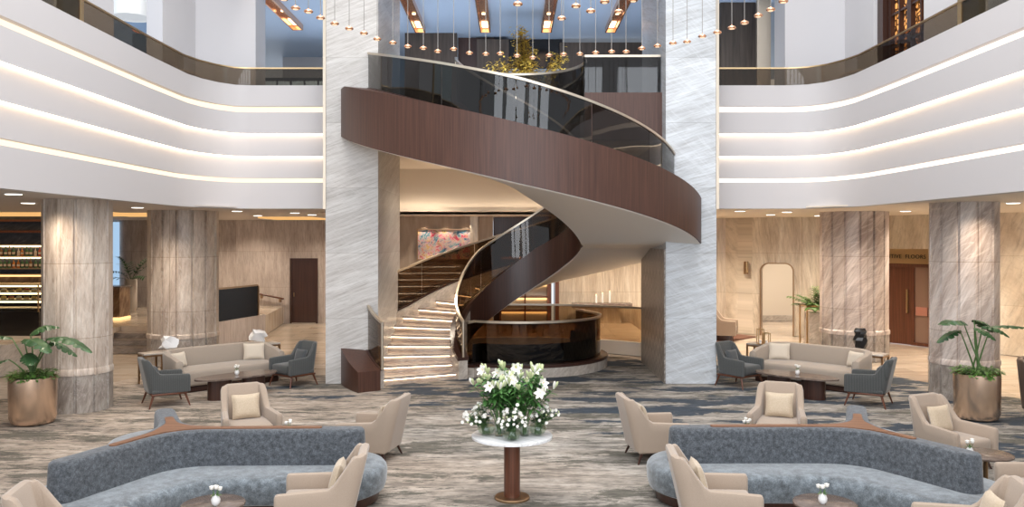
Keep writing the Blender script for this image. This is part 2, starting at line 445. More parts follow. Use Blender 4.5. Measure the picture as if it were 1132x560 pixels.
# ------------------------------------------------------------------ mesh helpers
class MB:
    def __init__(s):
        s.v = []
        s.f = []
        s.sm = []

    def add(s, verts, faces, smooth=False):
        n = len(s.v)
        s.v.extend([tuple(p) for p in verts])
        for f in faces:
            s.f.append(tuple(i + n for i in f))
            s.sm.append(smooth)
        return s

    def box(s, x0, x1, y0, y1, z0, z1):
        v = [(x, y, z) for x in (x0, x1) for y in (y0, y1) for z in (z0, z1)]
        return s.add(v, [(0, 1, 3, 2), (4, 6, 7, 5), (0, 4, 5, 1), (2, 3, 7, 6), (0, 2, 6, 4), (1, 5, 7, 3)])

    def obox(s, c, size, rz=0.0, rx=0.0, ry=0.0, bev=0.0, seg=3):
        bm = bmesh.new()
        bmesh.ops.create_cube(bm, size=1)
        bmesh.ops.scale(bm, vec=size, verts=bm.verts)
        if bev:
            bmesh.ops.bevel(bm, geom=list(bm.edges), offset=bev, segments=seg, profile=0.5, affect='EDGES')
        mt = Matrix.Translation(c) @ Matrix.Rotation(rz, 4, 'Z') @ Matrix.Rotation(ry, 4, 'Y') @ Matrix.Rotation(rx, 4, 'X')
        bm.transform(mt)
        s.bm(bm, bool(bev))
        return s

    def bm(s, bm, smooth=False):
        bm.verts.ensure_lookup_table()
        for i, v in enumerate(bm.verts):
            v.index = i
        s.add([v.co[:] for v in bm.verts], [[v.index for v in f.verts] for f in bm.faces], smooth)
        bm.free()

    def prism(s, poly, z0, z1):
        n = len(poly)
        v = [(x, y, z0) for x, y in poly] + [(x, y, z1) for x, y in poly]
        f = [tuple(range(n))[::-1], tuple(range(n, 2 * n))] + [(i, (i + 1) % n, n + (i + 1) % n, n + i) for i in range(n)]
        return s.add(v, f)

    def lathe(s, prof, c=(0, 0, 0), n=32, smooth=True, rf=None):
        v = []
        for r, z in prof:
            for k in range(n):
                a = 2 * math.pi * k / n
                rr = r * (rf(a) if rf else 1)
                v.append((c[0] + rr * math.cos(a), c[1] + rr * math.sin(a), c[2] + z))
        f = []
        for i in range(len(prof) - 1):
            for k in range(n):
                k2 = (k + 1) % n
                f.append((i * n + k, i * n + k2, (i + 1) * n + k2, (i + 1) * n + k))
        f.append(tuple(range(n))[::-1])
        f.append(tuple((len(prof) - 1) * n + k for k in range(n)))
        return s.add(v, f, smooth)

    def cyl(s, c, r, z0, z1, n=24, r2=None):
        return s.lathe([(r, z0), (r if r2 is None else r2, z1)], c, n)

    def rings(s, rings, closed_u=True, caps=True, smooth=True):
        """rings: list of equal-length loops."""
        n = len(rings[0])
        v = [p for r in rings for p in r]
        f = []
        for i in range(len(rings) - 1):
            for k in range(n if closed_u else n - 1):
                k2 = (k + 1) % n
                f.append((i * n + k, i * n + k2, (i + 1) * n + k2, (i + 1) * n + k))
        if caps:
            f.append(tuple(range(n))[::-1])
            f.append(tuple((len(rings) - 1) * n + k for k in range(n)))
        return s.add(v, f, smooth)

    def tube(s, pts, r, n=8, r1=None):
        pts = [Vector(p) for p in pts]
        L = len(pts)
        rg = []
        for i, p in enumerate(pts):
            t = (pts[min(i + 1, L - 1)] - pts[max(i - 1, 0)])
            if t.length < 1e-9:
                t = Vector((0, 0, 1))
            t.normalize()
            ref = Vector((0, 0, 1)) if abs(t.z) < 0.95 else Vector((1, 0, 0))
            a = t.cross(ref).normalized()
            b = a.cross(t)
            rr = r if r1 is None else r + (r1 - r) * i / max(L - 1, 1)
            rg.append([p + a * (rr * math.cos(2 * math.pi * k / n)) + b * (rr * math.sin(2 * math.pi * k / n)) for k in range(n)])
        return s.rings(rg)

    def bar(s, p, q, w, h=None):
        """square bar between two points"""
        p, q = Vector(p), Vector(q)
        h = h or w
        t = (q - p).normalized()
        ref = Vector((0, 0, 1)) if abs(t.z) < 0.95 else Vector((0, 1, 0))
        a = t.cross(ref).normalized() * (w / 2)
        b = a.cross(t).normalized() * (h / 2)
        return s.rings([[c + a + b, c - a + b, c - a - b, c + a - b] for c in (p, q)], smooth=False)

    def leafshape(s, p, d, up, L, W, bend=0.3, n=6, fold=0.15):
        """a leaf starting at p, running along d, arching down"""
        d = Vector(d).normalized()
        up = Vector(up).normalized()
        side = d.cross(up)
        if side.length < 1e-5:
            side = Vector((1, 0, 0))
        side.normalize()
        up = side.cross(d)
        v = []
        for i in range(n + 1):
            t = i / n
            c = Vector(p) + d * (L * t) - Vector((0, 0, 1)) * (bend * L * t * t)
            ww = W * math.sin(math.pi * min(max(t * 0.94 + 0.05, 0.02), 0.99)) ** 0.8
            v += [c - side * ww + up * fold * ww, c, c + side * ww + up * fold * ww]
        f = []
        for i in range(n):
            for k in (0, 1):
                a = i * 3 + k
                f.append((a, a + 1, a + 4, a + 3))
        return s.add(v, f, True)

    def build(s, name, material, parent=None, world=False, recalc=True):
        me = bpy.data.meshes.new(name)
        v = s.v
        if parent is not None and world:
            px, py, pz = parent.location
            v = [(a - px, b - py, c - pz) for a, b, c in v]
        me.from_pydata(v, [], s.f)
        me.polygons.foreach_set('use_smooth', s.sm)
        if recalc:
            b = bmesh.new()
            b.from_mesh(me)
            bmesh.ops.recalc_face_normals(b, faces=b.faces)
            b.to_mesh(me)
            b.free()
        me.materials.append(material)
        me.update()
        try:
            me.set_sharp_from_angle(angle=R(38))
        except Exception:
            pass
        o = bpy.data.objects.new(name, me)
        C.objects.link(o)
        if parent is not None:
            o.parent = parent
        return o


def thing(name, label, cat, loc=(0, 0, 0), rz=0.0, group=None):
    o = bpy.data.objects.new(name, None)
    o.empty_display_size = 0.1
    C.objects.link(o)
    o.location = loc
    o.rotation_euler = (0, 0, rz)
    o['label'] = label
    o['category'] = cat
    if group:
        o['group'] = group
    return o


def tag(o, label, cat, group=None, kind=None):
    o['label'] = label
    o['category'] = cat
    if group:
        o['group'] = group
    if kind:
        o['kind'] = kind
    return o


def struct(name, mb, m, label=None):
    o = mb.build(name, m)
    o['kind'] = 'structure'
    if label:
        o['label'] = label
    return o


def dup(root, loc, rz=None, label=None, group=None):
    kids = {}
    for o in bpy.data.objects:
        if o.parent:
            kids.setdefault(o.parent.name, []).append(o)

    def cp(o, par):
        c = o.copy()
        C.objects.link(c)
        c.parent = par
        for ch in kids.get(o.name, []):
            cp(ch, c)
        return c
    r = cp(root, None)
    r.location = loc
    if rz is not None:
        r.rotation_euler = (0, 0, rz)
    if label:
        r['label'] = label
    if group:
        r['group'] = group
    return r


def facing(deg):
    """things are built facing local -Y"""
    return R(deg + 90)


def sm(t):
    t = max(0.0, min(1.0, t))
    return t * t * (3 - 2 * t)


def table(tab, th):
    """interpolate (angle, z) pairs given by falling angle"""
    if th >= tab[0][0]:
        return tab[0][1]
    for (a, za), (b, zb) in zip(tab, tab[1:]):
        if th >= b:
            return za + (zb - za) * (a - th) / (a - b)
    return tab[-1][1]


def P(px, Y):
    return (px - 566) / 919 * Y

# ================================================================== THE SETTING
# floor: polished stone everywhere, carpet laid over the seating area
CARPET = [(-14, 2), (14, 2), (14, 13.6), (11.0, 14.6), (9.6, 17.2), (8.3, 20.2), (6.4, 21.4), (3.4, 21.5), (3.0, 22.3), (-2.9, 22.3), (-2.9, 21.0), (-4.3, 19.2),
          (-7.0, 20.6), (-8.6, 19.0), (-9.0, 17.3), (-10.2, 16.2), (-14, 15.6)]
fm = MB().box(-26, 24, -8, 40, -0.3, -0.012)
struct('floor', fm, M['marble_floor'])
cm_ = MB().prism(CARPET, -0.03, 0.0)
o = struct('floor', cm_, M['carpet'])

# --- big marble piers
pl = MB().box(-4.06, -2.915, 18.1, 21.6, 0, 13.6)
struct('pillar_left', pl, M['pier'])
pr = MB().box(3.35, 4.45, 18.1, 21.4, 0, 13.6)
struct('pillar_right', pr, M['pier_daylit'])
# chevron veneer on the inner faces
struct('trim_1', MB().box(3.32, 3.352, 18.14, 21.38, 0, 2.93), M['chevron'])
for i, x in enumerate((-4.08, 4.47)):
    struct('trim_%d' % (2 + i), MB().box(x - 0.03, x + 0.03, 18.06, 18.3, 3.8, 13.6), M['champagne'])

# --- balcony slabs (their undersides are the low ceilings)
def balcony(plan, plate, mt):
    """thick slab kept behind the stepped front, and the thin ceiling plate that reaches out to it"""
    struct('ceiling', MB().prism(plate, 3.87, 3.90), M[mt])
    struct('floor', MB().prism(plan, 3.92, 5.85), M['white'])


balcony([(-26, 2), (-7.55, 2), (-7.55, 18.1), (-6.3, 19.6), (-4.06, 19.6), (-4.06, 21.6), (-5.2, 21.7), (-5.2, 33), (-26, 33)],
        [(-26, 2), (-7.24, 2), (-7.24, 17.9), (-6.2, 19.3), (-4.06, 19.3), (-4.06, 21.6), (-5.2, 21.7), (-5.2, 33), (-26, 33)], 'ceiling')
balcony([(24, 2), (7.95, 2), (7.95, 18.1), (6.7, 19.6), (4.45, 19.6), (4.45, 21.4), (3.35, 21.4), (3.35, 33), (24, 33)],
        [(24, 2), (7.63, 2), (7.63, 17.9), (6.6, 19.3), (4.45, 19.3), (4.45, 21.4), (3.35, 21.4), (3.35, 33), (24, 33)], 'cream')

# --- upper floor slab behind the stair, with its round well; cream underside
WC = (0.2, 19.2)
WR = 1.43


def slab(z0, z1):
    a0, a1 = -22, 202
    arc = [(WC[0] + WR * math.cos(R(a)), WC[1] + WR * math.sin(R(a))) for a in range(a1, a0 - 1, -4)]
    poly = [(-5.2, 26.0), (-5.2, 21.6), (-2.915, 21.6), (-2.915, 18.66)] + arc + [(3.35, 18.66), (3.35, 26.0)]
    return MB().prism(poly[::-1], z0, z1)


struct('ceiling', slab(5.35, 5.42), M['cream'])
struct('floor', slab(5.42, 5.92), M['dark_wood'])
struct('trim_4', MB().box(1.62, 3.35, 18.56, 18.66, 5.36, 6.42), M['brown_wood'])
struct('wall_back', MB().box(-5.2, 3.35, 26.0, 26.2, 3.93, 5.36), M['cream'])
struct('trim_6', MB().box(-5.2, 3.35, 25.62, 25.99, 4.0, 4.04).box(-5.2, 3.35, 25.60, 25.64, 4.0, 4.14), M['cream'])
lamp('AREA', 'ceiling_fill', (-0.9, 25.8, 4.10), 12, (1.0, 0.84, 0.66), (R(180 - 14), 0, 0), shape='RECTANGLE', size=8.2, size_y=0.2)  # added fill, hidden by the cornice, to brighten the cream ceiling
struct('floor', MB().box(-26, 24, 26.0, 33, 5.6, 5.9), M['cream'])
struct('ceiling', MB().box(-5.2, 3.35, 26.0, 33, 3.90, 4.0), M['cream'])


# --- stepped balcony fascias with light coves
def fascia_path(sx):
    p = [(4.15, 19.0), (6.0, 19.0), (6.3, 18.93), (6.58, 18.62), (6.78, 18.2), (6.9, 17.7), (6.94, 16), (6.94, 10), (6.94, 2)]
    if sx < 0:
        return [(-x, y) for x, y in p]
    q = [(4.48, 19.0), (6.3, 19.0), (6.7, 18.9), (7.0, 18.62), (7.18, 18.2), (7.29, 17.7), (7.33, 16), (7.33, 10), (7.33, 2)]
    return q


def sweep(path, prof, sx, mb=None):
    mb = mb or MB()
    rg = []
    L = len(path)
    for i, p in enumerate(path):
        a = Vector(path[max(i - 1, 0)])
        b = Vector(path[min(i + 1, L - 1)])
        t = (b - a).normalized()
        n = Vector((t.y, -t.x)) if sx > 0 else Vector((-t.y, t.x))     # towards the atrium
        n = -n if False else n
        if sx > 0 and n.x > 0.01:
            n = -n
        if sx < 0 and n.x < -0.01:
            n = -n
        if abs(n.x) <= 0.01:
            n = Vector((0, -1))
        k = 1.0
        if 0 < i < L - 1:
            t1 = (Vector(p) - a).normalized()
            k = 1 / max(0.7, abs(t1.dot(t)))
        rg.append([(p[0] + n.x * d * k, p[1] + n.y * d * k, z) for d, z in prof])
    return mb.rings(rg, smooth=False)


SIDE = {-1: 'left', 1: 'right'}
for sx in (-1, 1):
    path = fascia_path(sx)
    n = SIDE[sx]
    struct('wall_upper_' + n, sweep(path, [(-0.14, 6.18), (0, 6.18), (0, 6.66), (-0.14, 6.66)], sx), M['white'])
    struct('wall_upper_' + n, sweep(path, [(-0.3, 5.56), (0, 5.56), (0, 6.045), (-0.3, 6.045)], sx), M['white'])
    struct('wall_upper_' + n, sweep(path, [(-0.3, 5.05), (-0.10, 5.05), (-0.10, 5.56), (-0.3, 5.56)], sx), M['white'])
    struct('wall_upper_' + n, sweep(path, [(-0.4, 4.556), (-0.20, 4.556), (-0.20, 5.05), (-0.4, 5.05)], sx), M['white'])
    struct('wall_upper_' + n, sweep(path, [(-0.4, 3.852), (-0.20, 3.852), (-0.20, 4.453), (-0.4, 4.453)], sx), M['white'])
    slot = M['slot'] if sx < 0 else M['slot_right']
    side = 'left' if sx < 0 else 'right'
    for (nm, prof, mt) in (
            ('highest light cove along the %s balcony front', [(-0.16, 6.045), (-0.12, 6.045), (-0.12, 6.18), (-0.16, 6.18)], slot),
            ('second light line from the top of the %s balcony front', [(-0.098, 5.548), (-0.012, 5.548), (-0.012, 5.559), (-0.098, 5.559)], M['led']),
            ('third light line from the top of the %s balcony front', [(-0.198, 5.038), (-0.112, 5.038), (-0.112, 5.049), (-0.198, 5.049)], M['led']),
            ('lowest light cove along the %s balcony front', [(-0.36, 4.453), (-0.31, 4.453), (-0.31, 4.556), (-0.36, 4.556)], slot)):
        o = sweep(path, prof, sx).build('light_strip', mt)
        tag(o, nm % side, 'light strip', 'light lines of the balcony fronts')
    # glass balustrade
    bl = thing('balcony_balustrade', 'smoked glass balustrade with brass rail on top of the %s white balcony front' % side, 'balustrade', (path[5][0], path[5][1], 6.66))
    sweep([(x, y) for x, y in path], [(-0.11, 6.60), (-0.10, 6.60), (-0.10, 7.06), (-0.11, 7.06)], sx).build('glass_panel', M['rail_glass'], bl, world=True)
    sweep([(x, y) for x, y in path], [(-0.13, 7.055), (-0.08, 7.055), (-0.08, 7.085), (-0.13, 7.085)], sx).build('handrail', M['brass'], bl, world=True)

# slab edge backing behind the coves
for sx in (-1, 1):
    struct('wall_upper_' + SIDE[sx], sweep(fascia_path(sx), [(-0.50, 3.905), (-0.41, 3.905), (-0.41, 6.62), (-0.50, 6.62)], sx), M['white'])

# --- ground floor walls
W_LEFT = [(-9.2, 33.0), (-2.9, 31.3)]
struct('wall_back', MB().box(-24, -2.9, 31.3, 31.6, 0, 3.87), M['wall_cool'])
struct('wall_left', MB().box(-20.3, -20, 6, 31.3, 0, 3.9), M['wall_cool'])
# centre back: taupe panelling behind the picture, dark panelling, travertine
struct('wall_back', MB().box(-4.2, -0.62, 27.0, 27.2, 0, 3.93), M['art_wall'])
struct('wall_back', MB().box(-1.35, -1.1, 26.8, 27.0, 0, 3.93), M['wall'])
struct('wall_back', MB().box(-0.62, 1.15, 27.6, 27.8, 0, 3.93), M['dark_wood'])
struct('wall_back', MB().box(1.55, 7.4, 28.4, 28.6, 0, 5.4), M['wall'])
struct('wall_back', MB().box(1.15, 1.3, 27.4, 27.6, 0, 3.93), M['red_wood'])
struct('wall_back', MB().box(1.42, 1.55, 27.4, 28.4, 0, 3.93), M['red_wood'])


def wall_seg(p, q, z0, z1, t=0.25, mb=None, m0=0.0, m1=1.0):
    """upright slab from p to q in plan, thickness away from the viewer"""
    mb = mb or MB()
    p, q = Vector(p), Vector(q)
    a = p + (q - p) * m0
    b = p + (q - p) * m1
    d = (q - p).normalized()
    n = Vector((-d.y, d.x))
    if n.y < 0:
        n = -n
    n *= t
    return mb.prism([a[:], b[:], (b + n)[:], (a + n)[:]], z0, z1)


# right back wall in plan: flat, a rounded corner, the archway, the lift lobby front
RW = [(5.6, 28.4), (7.25, 28.2), (7.6, 27.9), (7.95, 27.55), (8.12, 27.45)]
for a, b in zip(RW, RW[1:]):
    struct('wall_back', wall_seg(a, b, 0, 3.9), M['wall'])
A0, A1 = Vector((8.12, 27.45)), Vector((10.6, 26.4))
dA = (A1 - A0).normalized()
# archway from x=838 to x=876 in the photo
aw0, aw1, awh = 0.0, 1.14, 2.38


def arch_wall(mb, u0, u1, z1, thick=0.3):
    """wall with a rounded-top opening between u0 and u1 along A0 + dA * u"""
    nrm = Vector((-dA.y, dA.x))
    L = (A1 - A0).length
    r = 0.28
    arc = [(u1 - r + r * math.sin(R(a)), awh - r + r * math.cos(R(a))) for a in range(0, 91, 10)]
    arcl = [(u0 + r - r * math.sin(R(a)), awh - r + r * math.cos(R(a))) for a in range(0, 91, 10)]
    pts = [(u0, 0)] + arcl[::-1] + arc + [(u1, 0), (L, 0), (L, z1), (-0.02, z1), (-0.02, 0)]
    v = []
    for k in (0, thick):
        for u, z in pts:
            p = A0 + dA * u + nrm * k
            v.append((p.x, p.y, z))
    n = len(pts)
    f = [tuple(range(n)), tuple(range(n, 2 * n))[::-1]] + [(i, (i + 1) % n, n + (i + 1) % n, n + i) for i in range(n)]
    return mb.add(v, f)


struct('wall_back', arch_wall(MB(), aw0 + 0.06, aw1, 3.9), M['wall'])
fr = MB()
prev = None
r = 0.28
u0, u1 = aw0 + 0.06, aw1
arcp = [(u0, 0.0)] + [(u0 + r - r * math.sin(R(a)), awh - r + r * math.cos(R(a))) for a in range(90, -1, -10)] + \
       [(u1 - r + r * math.sin(R(a)), awh - r + r * math.cos(R(a))) for a in range(0, 91, 10)] + [(u1, 0.0)]
nrm = Vector((-dA.y, dA.x))
rg = []
for i, (u, z) in enumerate(arcp):
    cu, cz = (u0 + u1) / 2, min(z, awh - r)
    dx, dz = u - cu, z - cz
    l = math.hypot(dx, dz) or 1
    q = []
    for off, dep in ((0.0, -0.05), (0.05, -0.05), (0.05, 0.36), (0.0, 0.36)):
        uu, zz = u - dx / l * off, max(0, z - dz / l * off)
        p = A0 + dA * uu + nrm * dep
        q.append((p.x, p.y, zz))
    rg.append(q)
struct('door_1', fr.rings(rg, smooth=False), M['bronze'])
# room behind the archway
struct('wall_back', MB().box(6.5, 13.5, 32.2, 32.4, 0, 3.9), M['cream'])
struct('baseboard_back', MB().box(6.5, 13.5, 32.1, 32.2, 0, 0.22), M['curb_marble'])
struct('door_2', wall_seg((8.25, 27.9), (8.62, 29.3), 0.0, 2.4, 0.05), M['red_wood'])

E0 = Vector((10.6, 26.4))
E1, E2 = Vector((11.14, 25.87)), Vector((12.22, 24.2))
E3, E4 = Vector((13.6, 22.4)), Vector((20.0, 14.0))
struct('wall_back', wall_seg(E0, E1, 0, 3.9), M['wall'])
struct('wall_back', wall_seg(E1, E2, 2.86, 3.9), M['wall'])
struct('wall_right', wall_seg(E2, E3, 0, 3.9), M['wall'])
struct('wall_right', wall_seg(E3, E4, 0, 3.9), M['wall'])

# --- upper floor surroundings
struct('wall_upper_back', MB().box(-3.3, -1.7, 25.6, 25.9, 5.9, 9.6), M['panel_wood'])
struct('wall_upper_back', MB().box(-1.7, -0.55, 26.2, 26.4, 5.9, 9.55), M['dark_wood'])
struct('wall_upper_back', MB().box(-1.1, -0.1, 26.0, 26.2, 5.9, 9.4), M['panel_wood'])
struct('wall_upper_back', MB().box(1.5, 5.5, 26.2, 26.4, 5.9, 9.35), M['panel_wood'])
struct('wall_upper_back', MB().box(-0.6, 1.6, 26.4, 26.6, 8.6, 9.6), M['dark'])
struct('window_1', MB().box(-0.6, 1.6, 27.2, 27.25, 5.9, 8.6), mat('evening_window', (0.02, 0.05, 0.12), 0.15))
struct('ceiling', MB().prism([(-3.4, 17.4), (-3.4, 19.2), (-9.8, 21.3), (-12, 33), (14, 33), (14, 20.9), (9.2, 20.9), (3.9, 19.2), (3.9, 17.4)], 9.5, 9.8), M['ceiling_daylit'])
# white walls on the balconies
struct('wall_upper_left', MB().prism([(-7.65, 18.2), (-7.65, 20.1), (-6.2, 20.1), (-6.2, 20.9), (-8.0, 20.9), (-8.0, 18.2)], 5.9, 13.5), M['white_bright'])
struct('wall_upper_left', MB().prism([(-8.0, 14.9), (-8.0, 16.7), (-8.3, 16.7), (-8.3, 14.9)], 5.9, 13.5), M['white_bright'])
struct('wall_upper_left', MB().box(-12.5, -12.3, 14, 24, 5.9, 13.5), M['sky_glass'])
struct('wall_upper_left', MB().box(-12.5, -8, 23.6, 23.8, 5.9, 13.5), M['ceiling_daylit'])
struct('wall_upper_left', MB().box(-7.9, -7.75, 20.9, 25.5, 5.9, 9.5), M['art_wall'])
struct('wall_upper_left', MB().box(-8.0, -3.3, 29.0, 29.2, 5.9, 9.5), M['white'])
struct('wall_upper_right', MB().prism([(8.05, 18.5), (8.05, 20.1), (6.6, 20.1), (6.6, 20.9), (8.6, 20.9), (8.6, 18.5)][::-1], 5.9, 13.5), M['white_bright'])
struct('wall_upper_right', MB().box(8.05, 8.3, 13.9, 16.25, 5.9, 13.5), M['white_bright'])
struct('wall_upper_right', MB().box(5.6, 6.9, 22.3, 22.5, 5.9, 9.5), M['panel_wood'])
struct('wall_upper_right', MB().box(4.4, 5.6, 24.8, 25.0, 5.9, 9.5), M['panel_wood'])
struct('trim_5', MB().box(6.25, 6.6, 21.2, 21.3, 5.9, 9.5), M['champagne'])
# latticed screen seen through the right balcony glass
lt = thing('lattice_screen', 'amber openwork screen behind dark brown mullions above the right balcony', 'screen', (8.25, 17.4, 5.9))
MB().box(8.34, 8.38, 16.27, 18.46, 5.9, 13).build('openwork_panel', M['lattice'], lt, world=True)
for y, hw in ((16.30, 0.025), (16.72, 0.022), (17.22, 0.09), (17.66, 0.022), (18.10, 0.05)):
    MB().box(8.22, 8.32, y - hw, y + hw, 5.9, 13).build('mullion', M['dark_wood'], lt, world=True)
MB().box(8.12, 8.32, 18.2, 18.47, 5.9, 13).build('mullion', M['dark_wood'], lt, world=True)
for z in (6.6, 7.3, 8.0, 8.7, 9.4, 10.1):
    MB().box(8.24, 8.31, 16.28, 18.2, z - 0.022, z + 0.022).build('glazing_bar', M['dark_wood'], lt, world=True)
# glazed partitions near the viewer on both balconies
for sx, lab, y0, y1 in ((-1, 'left', 12.4, 13.55), (1, 'right', 12.5, 13.75)):
    x = -7.08 if sx < 0 else 7.47
    t = thing('glazed_partition', 'tall frosted pane with a brass post standing on the %s balcony edge' % lab, 'partition', (x, (y0 + y1) / 2, 6.66))
    MB().box(x - 0.01, x + 0.01, y0 - 1.4, y1, 6.66, 10.5).build('pane', M['frost'], t, world=True)
    MB().box(x - 0.05, x + 0.05, y1, y1 + 0.1, 6.6, 10.5).build('post', M['brass'], t, world=True)
# small glass front behind the left balcony with a plant, and drum lamp
t = thing('drum_pendant_lamp', 'white drum shade lamp hanging behind the left balcony', 'lamp', (P(146, 18.8), 18.8, 8.15))
MB().lathe([(0.0, 0.02), (0.40, 0.02), (0.42, 0.0), (0.42, 0.55), (0.40, 0.55), (0.0, 0.52)], n=36).build('shade', mat('white_shade', (0.85, 0.85, 0.83), 0.6, **{'Emission Color': (1, 0.97, 0.9, 1), 'Emission Strength': 0.25}), t)
MB().cyl((0, 0, 0), 0.012, 0.5, 5.0, 8).build('cord', M['champagne'], t)
t = thing('glass_shopfront', 'dark framed glass front at the back of the left upper floor', 'shop front', (-6.9, 25.5, 5.85))
g = MB()
for i in range(6):
    g.box(-0.75 + i * 0.42, -0.70 + i * 0.42, 0, 0.06, 0, 2.2)
g.box(-0.75, 1.4, 0, 0.06, 2.15, 2.25)
g.build('frame', M['dark'], t)
MB().box(-0.72, 1.38, 0.02, 0.03, 0, 2.15).build('pane', M['frost'], t)

# recessed light slots in the blue ceiling
for i, (x, y) in enumerate(((-2.75, 24.9), (-0.80, 24.9), (1.03, 24.9), (2.95, 24.9), (-6.35, 24.6))):
    t = thing('ceiling_light_slot', ('%s copper light slot in the blue-grey ceiling above the stair' % ('leftmost', 'second from left', 'second from right', 'rightmost')[i]) if i < 4 else
              'copper light slot in the ceiling behind the left balcony', 'light', (x, y, 9.5), group='copper ceiling slots')
    g = MB()
    g.box(-0.16, -0.12, -7, 0, -0.16, 0.0)
    g.box(0.12, 0.16, -7, 0, -0.16, 0.0)
    g.box(-0.12, 0.12, -7, 0, -0.03, 0.0)
    g.box(-0.16, 0.16, 0.0, 0.05, -0.16, 0.0)
    g.build('trough', M['copper'], t)
    MB().box(-0.09, 0.09, -0.75, -0.12, -0.05, -0.032).build('lamp', M['lamp_warm'], t)
    for k in (1, 2, 3):
        MB().lathe([(0.05, -0.055), (0.05, -0.032)], (0, -1.6 * k, 0), 12).build('lamp', M['lamp_warm'], t)

# recessed downlights in the low ceilings
DL = [(15, 214), (31, 224), (152, 229), (262, 233), (285, 238), (303, 240), (326, 235), (345, 237), (818, 233), (852, 237), (870, 234), (905, 238), (1001, 233), (1120, 224)]
for i, (px, py) in enumerate(DL):
    Y = (3.865 - 3.13) * 919 / (265 - py)
    X = P(px, Y)
    side = 'left' if X < 0 else 'right'
    t = thing('recessed_downlight', 'small round recessed downlight in the low ceiling under the %s balcony' % side, 'light', (X, Y, 3.87), group='downlights under the %s balcony' % side)
    MB().lathe([(0.12, -0.02), (0.12, 0.0)], n=20).build('lens', M['lens_bright'], t)
    MB().lathe([(0.122, -0.014), (0.15, -0.014), (0.15, 0.0), (0.122, 0.0)], n=20).build('ring', M['white'], t)
for (x, y, e) in ((-8.1, 14.4, 170), (-8.3, 19.2, 300), (8.9, 15.4, 200), (8.3, 20.0, 330), (-6.5, 29.9, 330), (-9.5, 29.9, 330), (-12, 29.8, 260), (-12.5, 21.0, 330), (-7.0, 25.0, 330), (-10.5, 26.5, 260),
                  (6.4, 26.2, 560), (9.3, 25.0, 560), (7.0, 22.6, 380), (10.6, 21.6, 420), (12.4, 21.2, 560), (11.2, 17.5, 330), (14.5, 18.5, 450), (9.3, 29.6, 520), (10.6, 30.6, 380), (2.6, 26.2, 520), (0.0, 24.5, 300), (5.0, 26.6, 420)):
    lamp('SPOT', 'downlight', (x, y, 3.84), e, WARM, spot_size=R(140), spot_blend=1.0, shadow_soft_size=0.15)
for (x, y, e) in ((-2.7, 24.3, 520), (-1.3, 20.6, 330), (2.3, 22.6, 330), (0.3, 24.0, 300)):
    lamp('SPOT', 'downlight', (x, y, 5.32), e, WARM, spot_size=R(140), spot_blend=1.0, shadow_soft_size=0.15)  # added spots without fixtures, brightening pier sides, steps and picture wall

# warm cove stripes in the low ceilings
for (x0, x1, y, lab) in ((-17, -10.6, 22.2, 'above the bar'), (-11.4, -9.9, 22.6, 'beyond the nearest left column'), (-8.1, -6.4, 26.5, 'between left column and back wall')):
    tag(MB().box(x0, x1, y, y + 2.2, 3.82, 3.868).build('ceiling_cove', M['cove_gold']), 'amber glowing cove in the low left ceiling ' + lab, 'light')


# --- fluted columns
def fluted(n, depth, R0):
    """softly bowed facets parted by narrow sunk fillets"""
    w = 2 * math.pi / n

    def f(a):
        ph = ((a + 0.11) % w) - w / 2
        if abs(ph) > 0.43 * w:
            return 1 - depth
        t_ = abs(ph) / (0.43 * w)
        return math.cos(w / 2) / math.cos(ph) * (1 + 0.012 * (1 - t_ ** 3))
    return f


def column(x, y, r, n, mt, label):
    t = thing('fluted_column', label, 'column', (x, y, 0))
    fl = fluted(n, 0.065, r)
    rows = [0.76, 3.88]
    MB().lathe([(r, z) for z in rows], (0, 0, 0), n * 22, rf=fl).build('shaft', M[mt], t)
    MB().lathe([(r * 1.01, 0), (r * 1.01, 0.68)], (0, 0, 0), n * 22, rf=fl).build('plinth', M['plinth'], t)
    MB().lathe([(r * 1.03, 0.68), (r * 1.03, 0.77), (r * 1.0, 0.80)], (0, 0, 0), n * 22, rf=fl).build('plinth_ledge', M[mt], t)


column(-8.10, 15.5, 0.60, 12, 'column', 'fluted beige stone column beside the large bronze planter on the left')
column(-8.42, 21.3, 0.86, 15, 'column', 'wide fluted beige stone column behind the left sofa')
column(9.09, 22.1, 0.86, 15, 'column_rose', 'wide fluted rose grey marble column behind the right sofa')
column(9.02, 16.6, 0.635, 12, 'column_rose', 'fluted grey marble column behind the bronze planter on the right')

# ================================================================== THE STAIR
SC = (0.2, 19.45)
SOF = [(211, -0.32), (112, 1.345), (73.7, 2.0), (42.8, 2.50), (10, 2.96), (-5, 3.01), (-19, 3.06), (-90, 4.17), (-161, 5.40), (-180, 5.42)]
OUT = [(216.2, 0.42), (200, 0.77), (170, 1.07), (144, 1.44), (122, 1.95), (73, 2.85), (35, 3.38), (0, 3.86), (-19, 4.03), (-90, 5.27), (-135, 6.08), (-155, 6.40), (-175, 6.43)]
INN = [(211, 0.50), (165, 1.28), (134, 1.81), (73.7, 2.93), (35, 3.42), (0, 3.85), (-41, 4.45), (-97, 5.35), (-150, 6.2), (-180, 6.42)]
RO = [(216.2, 1.40), (202, 1.70), (144, 2.42), (110, 3.05), (98, 3.28), (63, 3.95), (35, 4.35), (0, 4.78), (-22, 5.0), (-90, 6.2), (-161, 7.24), (-175, 7.3)]
RI = [(211, 1.30), (180, 1.75), (165, 2.1), (142, 2.66), (134, 2.84), (110, 3.22), (63, 4.0), (35, 4.4), (0, 4.78), (-22, 5.02), (-41, 5.42), (-97, 6.24), (-140, 6.9), (-180, 7.42)]


def sp(r, th, z):
    return (SC[0] + r * math.cos(R(th)), SC[1] + r * math.sin(R(th)), z)


